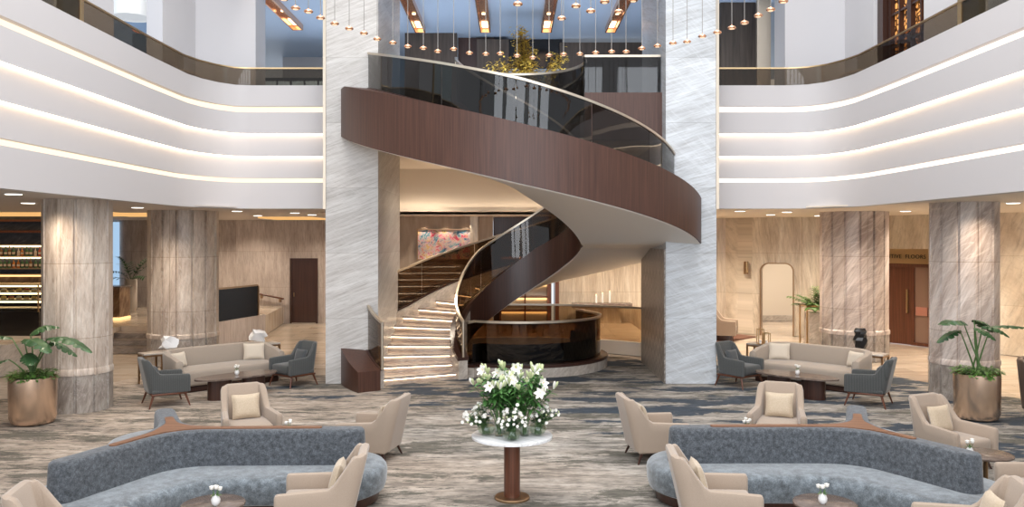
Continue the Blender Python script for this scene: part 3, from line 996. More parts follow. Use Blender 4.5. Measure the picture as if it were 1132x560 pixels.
def ring_solid(mb, r0, r1, th0, th1, zlo, zhi, step=3.0, smooth=True):
    """solid between two radii from th0 down to th1; zlo, zhi are functions of the angle"""
    n = max(2, int(abs(th0 - th1) / step))
    rg = []
    for i in range(n + 1):
        th = th0 + (th1 - th0) * i / n
        a, b = zlo(th), zhi(th)
        rg.append([sp(r0, th, a), sp(r1, th, a), sp(r1, th, b), sp(r0, th, b)])
    return mb.rings(rg, smooth=smooth)


st = thing('spiral_staircase', 'sweeping helical staircase with bronzed walnut sides, marble steps and smoked glass rails', 'staircase', (SC[0], SC[1], 0))


def zt(tab, off=0.0, floor=None):
    def f(th):
        z = table(tab, th) + off
        return max(z, floor) if floor is not None else z
    return f


W_ = dict(world=True)
# outer parapet (wood) and its soffit
ring_solid(MB(), 3.64, 4.15, 216.2, -161.5, zt(SOF, -0.015, 0.0), zt(OUT)).build('outer_stringer', M['brown_wood'], st, **W_)
ring_solid(MB(), 1.43, 1.60, 150, -185, zt(SOF, -0.015, 0.0), zt(INN)).build('inner_stringer', M['dark_wood'], st, **W_)
ring_solid(MB(), 1.40, 1.62, 211, 150, zt(SOF, -0.015, 0.0), zt(INN, -0.08)).build('curb', M['curb_marble'], st, **W_)
ring_solid(MB(), 1.37, 1.65, 211, 150, zt(INN, -0.08), zt(INN)).build('curb_cap', M['dark_wood'], st, **W_)
ring_solid(MB(), 1.46, 4.12, 205, -185, zt(SOF, -0.03, 0.0), zt(SOF, 0.12, 0.05)).build('soffit', M['soffit'], st, **W_)
ring_solid(MB(), 3.46, 3.64, 213, 5, zt(SOF, 0.1, 0.0), zt(OUT, -0.03)).build('side_lining', M['curb_marble'], st, **W_)
ring_solid(MB(), 3.56, 3.645, 216, -161.5, zt(OUT, -0.02), zt(OUT, 0.015)).build('glass_channel', M['dark_wood'], st, **W_)
# glass
N_OUT = [216, 190, 163, 136, 110, 84, 58, 32, 6, -20, -44, -68, -92, -116, -140, -157.5]
for a, b in zip(N_OUT, N_OUT[1:]):
    front = b < 0
    ring_solid(MB(), 3.585, 3.60, a - 0.15, b + 0.15, zt(OUT, -0.01), zt(RO, -0.02)).build('glass_panel', M['smoke_up'] if front else M['smoke'], st, **W_)
N_IN = [211, 170, 130, 90, 50, 10, -30, -70, -110, -150, -175]
for a, b in zip(N_IN, N_IN[1:]):
    front = b < 0
    ring_solid(MB(), 1.50, 1.515, a - 0.3, b + 0.3, zt(INN, -0.01), zt(RI, -0.02)).build('glass_panel', M['smoke_up'] if front else M['smoke'], st, **W_)
for (r, tab, a0, a1) in ((3.592, RO, 216.2, -157.5), (1.508, RI, 211, -175)):
    ring_solid(MB(), r - 0.03, r + 0.03, a0, a1, zt(tab, -0.03), zt(tab, 0.02), 2.0).build('handrail', M['champagne'], st, **W_)
g = MB()
for th in (216.0,):
    p = sp(3.592, th, 0)
    g.cyl((p[0], p[1], 0), 0.03, table(OUT, th), table(RO, th), 12)
p = sp(1.508, 211, 0)
g.cyl((p[0], p[1], 0), 0.03, table(INN, 211), table(RI, 211), 12)
g.build('newel_post', M['champagne'], st, **W_)
# steps
DTH = 196.0 / 20
for i in range(20):
    th0 = 208 - DTH * i
    z = 0.17 * (i + 1)
    s_ = ring_solid(MB(), 1.6, 3.5, th0 + 0.6, th0 - DTH - 0.5, lambda t: z - 0.05, lambda t: z, 2.5, False).build('step', M['step_marble'], st, **W_)
    r_ = ring_solid(MB(), 1.6, 3.5, th0, th0 - DTH - 0.4, lambda t: max(0.0, z - 0.24), lambda t: z - 0.052, 2.5, False).build('riser', M['step_marble'], st, **W_)
    if i < 14:
        ring_solid(MB(), 1.66, 3.44, th0 + 0.45, th0 + 0.12, lambda t: z - 0.066, lambda t: z - 0.054, 2.5, False).build('light_strip', M['led_step'], st, **W_)
ring_solid(MB(), 1.6, 3.6, 12, -19, lambda t: 3.1, lambda t: 3.4, 3, False).build('landing', M['step_marble'], st, **W_)
DT2 = 142.0 / 14
for i in range(14):
    th0 = -19 - DT2 * i
    z = 3.4 + 0.18 * (i + 1)
    ring_solid(MB(), 1.6, 3.6, th0 + 0.5, th0 - DT2 - 0.4, lambda t: z - 0.25, lambda t: z, 2.5, False).build('step', M['step_marble'], st, **W_)
ring_solid(MB(), 1.46, 4.1, -161, -185, lambda t: 5.5, lambda t: 5.92, 3, False).build('landing', M['step_marble'], st, **W_)

# rail around the round well on the upper floor
t = thing('well_balustrade', 'curved smoked glass balustrade round the stair well on the upper floor', 'balustrade', (WC[0], WC[1] + 1.5, 5.92))
arc = [(WC[0] + 1.5 * math.cos(R(a)), WC[1] + 1.5 * math.sin(R(a))) for a in range(-20, 176, 5)]
pth = [(3.33, 18.63), (1.63, 18.63)] + arc


def ribbon(path, z0, z1, w):
    rg = []
    for i, p in enumerate(path):
        a, b = Vector(path[max(i - 1, 0)]), Vector(path[min(i + 1, len(path) - 1)])
        d = (b - a).normalized()
        n = Vector((-d.y, d.x)) * w / 2
        rg.append([(p[0] - n.x, p[1] - n.y, z0), (p[0] + n.x, p[1] + n.y, z0), (p[0] + n.x, p[1] + n.y, z1), (p[0] - n.x, p[1] - n.y, z1)])
    return MB().rings(rg, smooth=False)


ribbon(pth[:2], 6.40, 7.22, 0.012).build('glass_panel', M['smoke_up'], t, world=True)
ribbon(pth[2:], 5.9, 7.22, 0.012).build('glass_panel', M['smoke_up'], t, world=True)
ribbon(pth, 7.22, 7.27, 0.06).build('handrail', M['champagne'], t, world=True)

# low curved enclosure at the foot of the stair
t = thing('curved_well_enclosure', 'low curved dark glass enclosure on a marble curb at the foot of the stair', 'enclosure', (0.2, 21.0, 0))
ec = [(0.2 + 2.02 * math.cos(R(a)) * (1.0 if a < 300 else 1.0), 21.0 + 2.02 * math.sin(R(a))) for a in range(238, 391, 4)]
end = ec[-1]
curl = [(end[0] - 0.05, end[1] + 0.28), (end[0] - 0.22, end[1] + 0.5)]
pth = [(-1.02, 18.95)] + ec + curl
ribbon(pth, 0.0, 0.22, 0.34).build('curb', M['curb_marble'], t, world=True)
ribbon(pth, 0.22, 0.29, 0.36).build('curb_cap', M['dark_wood'], t, world=True)
k = len(pth) // 3
for a, b in ((0, k), (k, 2 * k), (2 * k, len(pth) - 1)):
    ribbon(pth[a:b + 1], 0.29, 1.23, 0.014).build('glass_panel', M['smoke'], t, world=True)
ribbon(pth, 1.22, 1.27, 0.07).build('handrail', M['champagne'], t, world=True)
inner = [(0.2 + (p[0] - 0.2) * 0.9, 21.0 + (p[1] - 21.0) * 0.9) for p in pth]
ribbon(inner, 0.02, 0.72, 0.03).build('well_shade', M['dark'], t, world=True)  # dark sheet standing in for the shade inside the stairwell

# glass rail on a pale curb further back
t = thing('rear_balustrade', 'smoked glass balustrade with slim rail on a pale curved curb behind the stair', 'balustrade', (2.0, 23.5, 0))
pth = [(0.2 + 4.9 * math.cos(R(a)), 18.9 + 4.9 * math.sin(R(a))) for a in range(40, 131, 5)]
ribbon(pth, 0.0, 0.36, 0.3).build('curb', M['cream'], t, world=True)
ribbon(pth, 0.36, 1.27, 0.014).build('glass_panel', M['pale_glass'], t, world=True)
ribbon(pth, 1.26, 1.31, 0.06).build('handrail', M['champagne'], t, world=True)
# raised floor behind it
struct('floor', MB().prism([(x, y) for x, y in pth] + [(-2.9, 27.0), (4.0, 28.4)], 0.0, 0.34), M['marble_floor'])

# shelf on the travertine wall with three candles
t = thing('wall_console', 'long dark marble console against the warm travertine back wall', 'console', (P(665, 27.9), 27.9, 0.34))
MB().obox((0, 0, 0.60), (2.0, 0.5, 0.16), bev=0.02).build('top', M['table_stone'], t)
MB().obox((0, 0.1, 0.26), (1.3, 0.25, 0.52)).build('base', M['wall'], t)
for k, (px, h) in enumerate(((659, 0.24), (666, 0.30), (674, 0.36))):
    o = thing('candle', 'white pillar candle on the dark console, ' + ('shortest and leftmost', 'middle height, in the middle', 'tallest and rightmost')[k], 'candle', (P(px, 27.9), 27.9, 1.022), group='candles on the console')
    MB().lathe([(0.035, 0), (0.035, h - 0.01), (0.025, h)], n=12).build('wax', M['white_glaze'], o)
    MB().lathe([(0.004, h), (0.012, h + 0.02), (0.002, h + 0.06)], n=8).build('flame', M['lamp_warm'], o)
lamp('AREA', 'wall_wash', (3.0, 27.3, 4.9), 60, WARM, (R(-25), 0, 0), shape='RECTANGLE', size=3, size_y=0.3)

# framed painting with three picture lights
t = thing('framed_painting', 'wide abstract floral painting in pink, blue and yellow in a thin dark frame', 'painting', (P(492.5, 26.95), 26.97, 2.45))
MB().box(-0.89, 0.89, -0.02, 0.02, 0.06, 1.0).build('canvas', M['painting'], t)
g = MB()
g.box(-0.93, -0.89, -0.05, 0.02, 0.02, 1.04).box(0.89, 0.93, -0.05, 0.02, 0.02, 1.04).box(-0.89, 0.89, -0.05, 0.02, 0.02, 0.06).box(-0.89, 0.89, -0.05, 0.02, 1.0, 1.04)
g.build('frame', M['bronze'], t)
for px in (468, 491.5, 515):
    lamp('SPOT', 'picture_light', (P(px, 26.7), 26.72, 3.88), 40, (1.0, 0.84, 0.66), (R(10), 0, 0), spot_size=R(62), spot_blend=0.6, shadow_soft_size=0.03)
lamp('SPOT', 'picture_light', (P(548, 26.6), 26.62, 3.88), 10, (1.0, 0.80, 0.58), (R(10), 0, 0), spot_size=R(62), spot_blend=0.6, shadow_soft_size=0.03)

# lit display shelves far behind the stair
t = thing('lit_display_shelves', 'tall wooden display shelves glowing with warm light far behind the stair', 'shelving', (0.6, 27.4, 0.34))
g = MB()
for z in (0.0, 0.45, 0.9, 1.35, 1.8, 2.25):
    g.box(-1.0, 0.6, -0.25, 0.15, z, z + 0.05)
for x in (-1.0, -0.2, 0.56):
    g.box(x, x + 0.05, -0.25, 0.15, 0, 2.3)
g.build('frame', M['red_wood'], t)
for z in (0.0, 0.45, 0.9, 1.35, 1.8):
    MB().box(-0.94, 0.55, 0.05, 0.08, z + 0.36, z + 0.43).build('light_strip', M['led_gold'], t)
MB().box(-1.0, 0.6, 0.12, 0.15, 0, 2.3).build('back_panel', M['cream'], t)

# ================================================================== LEFT BACK: RAISED FLOOR, BAR, STEPS
PLAT = [(-20, 17.0), (-12.2, 18.3), (-11.35, 20.0), (-11.35, 24.1), (-9.9, 24.1), (-9.9, 23.3), (-8.9, 23.5), (-8.05, 26.9), (-8.6, 31.3), (-20, 31.3)]
struct('floor', MB().prism(PLAT, 0.0, 0.64), M['marble_floor'])
for i in range(3):
    struct('floor', MB().box(-11.35, -9.9, 22.9 + i * 0.4, 24.1, 0.16 * i, 0.16 * (i + 1)), M['dark_step'])
lw = MB()
wall_seg((-20, 16.9), (-12.2, 18.2), 0, 0.72, 0.1, lw)
wall_seg((-12.2, 18.2), (-11.35, 20.0), 0, 0.72, -0.1, lw)
struct('wall_left', lw, M['curb_marble'])
lw = MB()
wall_seg((-9.9, 23.25), (-8.82, 23.45), 0, 0.72, 0.12, lw)
wall_seg((-8.82, 23.45), (-7.98, 26.9), 0, 0.72, 0.12, lw)
struct('wall_left', lw, M['onyx'] if False else M['wall_cool'])


def rail_screen(p, q, z0, z1, lab, mt='screen_black'):
    p, q = Vector(p), Vector(q)
    c = (p + q) / 2
    t = thing('black_glass_screen', lab, 'balustrade', (c.x, c.y, z0))
    wall_seg(p, q, z0, z1, 0.04).build('glass_panel', M[mt], t, world=True)
    wall_seg(p, q, z1, z1 + 0.05, 0.07).build('handrail', M['bronze'], t, world=True)
    g = MB()
    for s_ in (p, q):
        g.box(s_.x - 0.025, s_.x + 0.025, s_.y - 0.02, s_.y + 0.03, z0, z1)
    g.build('post', M['bronze'], t, world=True)


rail_screen((-8.86, 23.7), (-8.12, 26.6), 0.72, 1.66, 'black glass balustrade on the stone ramp wall right of the wide left column')
rail_screen((-10.2, 23.45), (-9.72, 23.5), 0.72, 1.62, 'small black glass screen beside the dark steps, left of the wide left column')
rail_screen((-15.5, 17.9), (-12.3, 18.45), 0.72, 1.62, 'dark glass balustrade in front of the bar, behind the left planter', 'smoke_dark')

t = thing('wall_handrail', 'short sloping wooden handrail on the pink grey back wall, left of the dark door', 'handrail', (-9.1, 31.2, 0.9))
MB().tube([(-9.68, 31.15, 1.16), (-8.55, 31.15, 0.92)], 0.035, 10).build('rail', M['red_wood'], t, world=True)
for x, z in ((-9.4, 1.08), (-8.7, 0.94)):
    MB().box(x - 0.03, x + 0.03, 31.15, 31.3, z - 0.14, z - 0.02).build('bracket', M['bronze'], t, world=True)

# dark door in the back wall
d = thing('dark_wooden_door', 'tall dark brown wooden door in the pink grey back wall', 'door', (P(336, 31.25), 31.26, 0))
MB().box(-0.45, 0.45, -0.01, 0.04, 0.02, 2.36).build('leaf', M['dark_wood'], d)
MB().box(-0.52, -0.45, -0.05, 0.04, 0, 2.44).box(0.45, 0.52, -0.05, 0.04, 0, 2.44).box(-0.45, 0.45, -0.05, 0.04, 2.36, 2.44).build('frame', M['dark_wood'], d)
MB().box(-0.38, -0.35, -0.06, -0.01, 1.0, 1.15).build('handle', M['bronze'], d)
MB().box(-0.45, 0.45, -0.06, 0.0, 0.0, 0.02).build('threshold', M['champagne'], d)

# reception counter and palm in a tall pot
t = thing('onyx_counter', 'brown veined onyx counter glowing along its foot, between the two left columns', 'counter', (-12.75, 26.2, 0.64))
MB().box(-0.9, 0.55, -0.35, 0.35, 0.08, 1.0).build('body', M['onyx'], t)
MB().box(-0.95, 0.6, -0.4, 0.4, 1.0, 1.05).build('top', M['table_stone'], t)
MB().box(-0.92, 0.57, -0.38, 0.36, 0.0, 0.075).build('light_strip', M['led_gold'], t)


def fronds(mb, n, L, Wd, rise, seed, z0=0.0, leaf_len=0.22):
    q = random.Random(seed)
    for k in range(n):
        a = 2 * math.pi * k / n + q.uniform(-0.4, 0.4)
        el = q.uniform(0.45, 1.35)
        d = Vector((math.cos(a) * math.cos(el), math.sin(a) * math.cos(el), math.sin(el)))
        l = L * q.uniform(0.75, 1.1)
        pts = []
        for i in range(9):
            s_ = i / 8
            pts.append(Vector((0, 0, z0)) + d * (l * s_) - Vector((0, 0, 1)) * (rise * l * s_ * s_))
        mb.tube(pts, 0.008, 5, 0.003)
        side = d.cross(Vector((0, 0, 1))).normalized()
        for i in range(2, 9):
            for sgn in (-1, 1):
                dd = (side * sgn + (pts[i] - pts[i - 1]).normalized() * 0.9).normalized()
                mb.leafshape(pts[i], dd, (0, 0, 1), leaf_len * (1 - 0.35 * abs(i / 8 - 0.5)), Wd, 0.35, 4)
    return mb


t = thing('potted_palm', 'slim palm in a tall pale grey pot beyond the steps between the left columns', 'plant', (P(145, 29.6), 29.6, 0.64))
MB().lathe([(0.16, 0), (0.20, 0.1), (0.21, 1.05), (0.18, 1.1), (0.17, 1.05), (0.0, 1.04)], n=24).build('pot', M['pale_pot'], t)
fronds(MB(), 9, 1.35, 0.035, 0.35, 5, 1.02, 0.4).build('foliage', M['leaf'], t)
struct('window_2', MB().box(P(120, 31.2), P(131, 31.2), 31.2, 31.28, 0.64, 3.8), M['sky_glass'])

# bar shelving
t = thing('bar_shelving', 'back bar shelving with slate blue stone panels and lit shelves at the far left', 'shelving', (-14.8, 24.4, 0.64))
MB().box(-2.6, 2.0, 0.1, 0.2, 0.0, 3.2).build('back_panel', M['slate_panel'], t)
for z in (1.48, 1.64, 1.99, 2.33):
    MB().box(-2.6, 2.0, -0.3, 0.1, z, z + 0.03).build('shelf', M['brass'], t)
for z in (2.70, 3.02):
    MB().box(-2.6, 2.0, -0.35, 0.1, z, z + 0.06).build('shelf', M['red_wood'], t)
MB().box(-2.6, 2.0, 0.04, 0.09, 1.94, 1.985).build('light_strip', M['shelf_glow'], t)
MB().box(-2.6, 2.0, 0.04, 0.09, 2.28, 2.325).build('light_strip', M['shelf_glow'], t)
MB().box(-2.6, 2.0, -0.12, 0.0, 1.0, 1.46).build('splashback', M['onyx'], t)
MB().box(-2.6, 2.0, -0.6, 0.1, 0.0, 0.95).build('base_cabinet', M['dark'], t)
MB().box(-2.6, 2.0, -0.16, -0.12, 1.42, 1.47).build('light_strip', M['led_gold'], t)
gl = [mat('amber_bottle', (0.60, 0.22, 0.05), 0.15), mat('brown_bottle', (0.22, 0.10, 0.04), 0.15), mat('clear_bottle', (0.75, 0.72, 0.68), 0.12), mat('red_bottle', (0.55, 0.07, 0.04), 0.2), mat('green_bottle', (0.06, 0.18, 0.09), 0.15)]
lab_m = mat('bottle_label', (0.7, 0.62, 0.5), 0.7)
protos = []
for k, gm in enumerate(gl):
    b = thing('liquor_bottle', 'x', 'bottle', (0, 0, 0))
    h = (0.24, 0.27, 0.22, 0.25, 0.26)[k]
    MB().lathe([(0.035, 0), (0.038, 0.02), (0.038, h * 0.6), (0.014, h * 0.76), (0.014, h)], n=12).build('glass_body', gm, b)
    MB().lathe([(0.0385, 0.05), (0.0385, h * 0.45)], n=12).build('paper_label', lab_m, b)
    MB().lathe([(0.016, h), (0.016, h + 0.025)], n=8).build('stopper', M['black'], b)
    protos.append(b)
first = [True] * 5
cn = ('amber', 'dark brown', 'clear', 'red', 'green')
for row, z in enumerate((0.64 + 1.672, 0.64 + 2.022)):
    for k in range(13):
        x = -15.15 + k * 0.125 + rnd.uniform(-0.02, 0.02)
        c = rnd.randrange(5)
        lab = '%s liquor bottle on the %s lit shelf of the bar' % (cn[c], ('lower', 'upper')[row])
        gp = '%s bottles on the %s bar shelf' % (cn[c], ('lower', 'upper')[row])
        if first[c]:
            first[c] = False
            b = protos[c]
            b.location = (x, 24.25, z)
            b['label'] = lab
            b['group'] = gp
        else:
            dup(protos[c], (x, 24.25, z), None, lab, gp)
for c in range(5):
    if first[c]:
        for ch in list(protos[c].children):
            bpy.data.objects.remove(ch)
        bpy.data.objects.remove(protos[c])

# pastry display case
t = thing('pastry_display_case', 'glass pastry display case on a dark counter at the far left', 'display case', (-13.05, 21.9, 0.64))
MB().box(-0.9, 0.75, -0.3, 0.3, 0, 0.62).build('base', M['dark'], t)
g = MB()
for x in (-0.72, 0.73):
    for y in (-0.28, 0.28):
        g.box(x - 0.015, x + 0.015, y - 0.015, y + 0.015, 0.62, 1.32)
g.box(-0.74, 0.75, -0.3, 0.3, 1.31, 1.35)
g.build('frame', M['brass'], t)
for z in (0.70, 0.92, 1.12):
    MB().box(-0.72, 0.73, -0.27, 0.27, z, z + 0.02).build('shelf', M['lamp_warm'] if False else M['champagne'], t)
    MB().box(-0.72, 0.73, 0.22, 0.27, z + 0.12, z + 0.16).build('light_strip', M['shelf_glow'], t)
MB().box(-0.73, 0.74, -0.295, -0.29, 0.62, 1.31).build('pane', M['clear'], t)
cake_cols = [('white', (0.8, 0.76, 0.66)), ('red', (0.5, 0.03, 0.02)), ('yellow', (0.8, 0.5, 0.08)), ('chocolate', (0.10, 0.04, 0.02))]
cms = [mat(n_ + '_icing', c_, 0.4) for n_, c_ in cake_cols]
base_c = mat('sponge', (0.65, 0.42, 0.16), 0.8)
for row, z in enumerate((0.64 + 0.94, 0.64 + 1.14)):
    for k in range(7):
        c = (k * 3 + row * 2) % 4
        o = thing('small_cake', '%s topped little cake on the %s shelf of the pastry case' % (cake_cols[c][0], ('middle', 'top')[row]), 'cake',
                  (-13.7 + k * 0.2, 21.75, z), group='%s cakes on the %s pastry shelf' % (cake_cols[c][0], ('middle', 'top')[row]))
        MB().lathe([(0.065, 0), (0.065, 0.05)], n=14).build('sponge', base_c, o)
        MB().lathe([(0.068, 0.05), (0.06, 0.075), (0.02, 0.085)], n=14).build('icing', cms[c], o)

# ================================================================== RIGHT BACK
t = thing('wall_sconce', 'slim brass sconce on the travertine wall left of the archway', 'sconce', (P(827, 27.3), 27.55, 2.0))
MB().box(-0.07, 0.07, -0.03, 0.06, 0, 0.42).build('back_plate', M['bronze'], t)
MB().cyl((0, -0.10, 0), 0.035, 0.06, 0.40, 12).build('tube', M['brass'], t)
MB().box(-0.02, 0.02, -0.1, 0, 0.18, 0.24).build('bracket', M['brass'], t)

# lift lobby portal
pc = (E1 + E2) / 2
ang = math.atan2((E2 - E1).y, (E2 - E1).x)
Lp = (E2 - E1).length
t = thing('lift_portal', 'bronze headed wooden portal lettered EXECUTIVE FLOORS at the right', 'portal', (pc.x, pc.y, 0), ang)
hl = Lp / 2
MB().box(-hl, hl, 0.0, 0.12, 2.42, 2.86).build('sign_panel', M['brass'], t)
tx = bpy.data.curves.new('lettering', 'FONT')
tx.body = 'EXECUTIVE  FLOORS'
tx.size = 0.165
tx.space_character = 1.1
tx.align_x = 'RIGHT'
tx.extrude = 0.006
txo = bpy.data.objects.new('lettering', tx)
C.objects.link(txo)
txo.parent = t
txo.location = (hl - 0.17, -0.012, 2.58)
txo.rotation_euler = (R(90), 0, 0)
tx.materials.append(M['black'])
bpy.context.view_layer.update()
me_ = bpy.data.meshes.new_from_object(txo.evaluated_get(bpy.context.evaluated_depsgraph_get()))
tm = bpy.data.objects.new('sign_lettering', me_)
C.objects.link(tm)
tm.parent = t
tm.location = txo.location
tm.rotation_euler = txo.rotation_euler
bpy.data.objects.remove(txo)
MB().box(-hl, hl, -0.03, 0.1, 2.32, 2.42).build('lintel', M['red_wood'], t)
MB().box(-hl, hl - 0.62, 0.04, 0.1, 0, 2.32).build('door', M['red_wood'], t)
dh = MB().box(hl - 0.78, hl - 0.74, -0.03, 0.03, 0.95, 1.65).build('handle', M['brass'], t)
MB().box(hl - 0.62, hl - 0.54, -0.02, 0.1, 0, 2.32).box(hl - 0.1, hl, -0.02, 0.1, 0, 2.32).box(hl - 0.54, hl - 0.1, -0.02, 0.1, 0, 0.1).build('frame', M['red_wood'], t)
MB().box(hl - 0.54, hl - 0.1, 0.04, 0.06, 0.1, 2.32).build('side_light', mat('glowing_side_light', (0.24, 0.15, 0.11), 0.2), t)
MB().box(hl - 0.5, hl - 0.14, 0.0, 0.035, 0.9, 1.15).build('lit_ledge', mat('lit_ledge', (0.40, 0.17, 0.12), 0.4), t)


# ------------------------------------------------------------------ planters
def banana_planter(x, y, rz, seed, lab):
    q = random.Random(seed)
    t = thing('potted_bird_of_paradise', lab, 'plant', (x, y, 0), rz)
    MB().lathe([(0.26, 0.0), (0.33, 0.03), (0.365, 0.12), (0.375, 0.7), (0.372, 0.80), (0.355, 0.80), (0.35, 0.74), (0.0, 0.74)], n=48).build('pot', M['planter'], t)
    MB().lathe([(0.35, 0.74), (0.0, 0.76)], n=24).build('soil', M['soil'], t)
    g = MB()
    for k in range(320):
        a = q.uniform(0, 6.283)
        r = 0.36 * math.sqrt(q.random())
        zz = 0.76 + 0.14 * q.random() * (1.2 - r)
        dd = (math.cos(a), math.sin(a), q.uniform(0.1, 0.9))
        g.leafshape((r * math.cos(a), r * math.sin(a), zz), dd, (0, 0, 1), q.uniform(0.08, 0.14), q.uniform(0.02, 0.035), 0.5, 3)
    g.build('ground_foliage', M['light_leaf'], t)
    return t, q


def big_leaf(t, base, mid, tip0, d, L, Wd, droop, notch=1):
    Wd *= 1.2
    """arching stalk then a paddle leaf"""
    pts = []
    b, m_, e = Vector(base), Vector(mid), Vector(tip0)
    for i in range(13):
        s_ = i / 12
        pts.append(b * (1 - s_) ** 2 + m_ * 2 * s_ * (1 - s_) + e * s_ * s_)
    MB().tube(pts, 0.017, 7, 0.009).build('stalk', M['stem'], t)
    mb = MB()
    d = Vector(d).normalized()
    side = d.cross(Vector((0, 0, 1))).normalized()
    n = 21
    v = []
    for i in range(n + 1):
        s_ = i / n
        c = e + d * (L * s_) - Vector((0, 0, 1)) * (droop * L * s_ * s_)
        ww = Wd * (math.sin(math.pi * min(0.985, 0.06 + 0.93 * s_)) ** 0.65)
        if notch and i in (5, 9, 14, 17):
            ww *= 0.62
        for k, fz in ((-1, -0.10), (-0.5, 0.05), (0, 0), (0.5, 0.05), (1, -0.10)):
            v.append(c + side * (ww * k) + Vector((0, 0, 1)) * (ww * fz * 3 * abs(k)))
    f = []
    for i in range(n):
        for k in range(4):
            a = i * 5 + k
            f.append((a, a + 1, a + 6, a + 5))
    mb.add(v, f, True)
    mb.build('leaf', M['leaf'], t)


t, q = banana_planter(P(36.5, 14.2), 14.2, 0, 3, 'broad leaved plant in a large bronze pot beside the left fluted column')
for (mid, tip, d, L, Wd, dr) in (
        ((0.10, 0, 1.2), (0.28, -0.05, 1.45), (1, -0.3, 0.25), 0.95, 0.13, 0.45),
        ((0.12, 0.1, 1.2), (0.26, 0.1, 1.40), (0.7, 0.2, -0.35), 0.45, 0.15, 0.2),
        ((-0.10, 0, 1.2), (-0.12, -0.05, 1.42), (0.9, -0.5, 0.35), 0.75, 0.16, 0.55),
        ((-0.2, 0, 1.2), (-0.36, 0, 1.45), (-0.8, -0.3, 0.3), 0.6, 0.13, 0.5),
        ((0.0, 0, 1.0), (0.02, -0.15, 1.22), (0.5, -0.8, -0.1), 0.40, 0.12, 0.3),
        ((-0.05, 0.1, 1.2), (-0.1, 0.1, 1.5), (0.5, 0.5, 0.6), 0.6, 0.15, 0.5),
        ((-0.2, -0.05, 1.0), (-0.35, -0.1, 1.10), (-0.8, -0.4, -0.1), 0.35, 0.08, 0.3),
        ((0.08, 0, 1.0), (0.14, 0, 1.25), (0.6, -0.2, 0.5), 0.34, 0.09, 0.2)):
    big_leaf(t, (q.uniform(-0.1, 0.1), q.uniform(-0.08, 0.08), 0.75), mid, tip, d, L, Wd, dr)
t, q = banana_planter(P(1080, 14.55), 14.55, 0, 4, 'broad leaved plant in a large bronze pot in front of the right marble column')
for (mid, tip, d, L, Wd, dr) in (
        ((0.12, 0, 1.3), (0.22, -0.05, 1.62), (1, -0.2, 0.12), 0.62, 0.10, 0.15),
        ((0.05, 0, 1.3), (0.06, -0.05, 1.62), (0.6, -0.5, 0.1), 0.42, 0.11, 0.5),
        ((-0.10, 0, 1.3), (-0.25, -0.05, 1.66), (-0.75, -0.4, 0.35), 0.70, 0.17, 0.35),
        ((-0.15, 0, 1.2), (-0.30, 0, 1.55), (-0.9, -0.2, -0.1), 0.46, 0.12, 0.35),
        ((0.02, 0.05, 1.4), (0.0, 0.1, 1.72), (0.5, 0.2, -0.1), 0.50, 0.12, 0.3),
        ((-0.05, 0, 1.3), (-0.1, -0.1, 1.60), (0.5, -0.7, -0.1), 0.36, 0.10, 0.4)):
    big_leaf(t, (q.uniform(-0.1, 0.1), q.uniform(-0.08, 0.08), 0.75), mid, tip, d, L, Wd, dr)

# planter in a brass frame beside the wide right column
t = thing('framed_planter', 'leafy plant in a veined stone box inside a brass frame beside the wide right column', 'plant', (P(901, 24.5), 24.5, 0))
MB().box(-0.24, 0.24, -0.24, 0.24, 0.04, 1.0).build('stone_box', M['curb_marble'], t)
g = MB()
for x in (-0.34, 0.34):
    for y in (-0.3, 0.3):
        g.box(x - 0.02, x + 0.02, y - 0.02, y + 0.02, 0, 1.22)
for z in (0.02, 1.20):
    g.box(-0.36, 0.36, -0.32, -0.28, z - 0.02, z + 0.02).box(-0.36, 0.36, 0.28, 0.32, z - 0.02, z + 0.02)
    g.box(-0.36, -0.32, -0.3, 0.3, z - 0.02, z + 0.02).box(0.32, 0.36, -0.3, 0.3, z - 0.02, z + 0.02)
g.build('frame', M['brass'], t)
fronds(MB(), 20, 0.95, 0.055, 0.3, 11, 1.0, 0.26).build('foliage', M['light_leaf'], t)

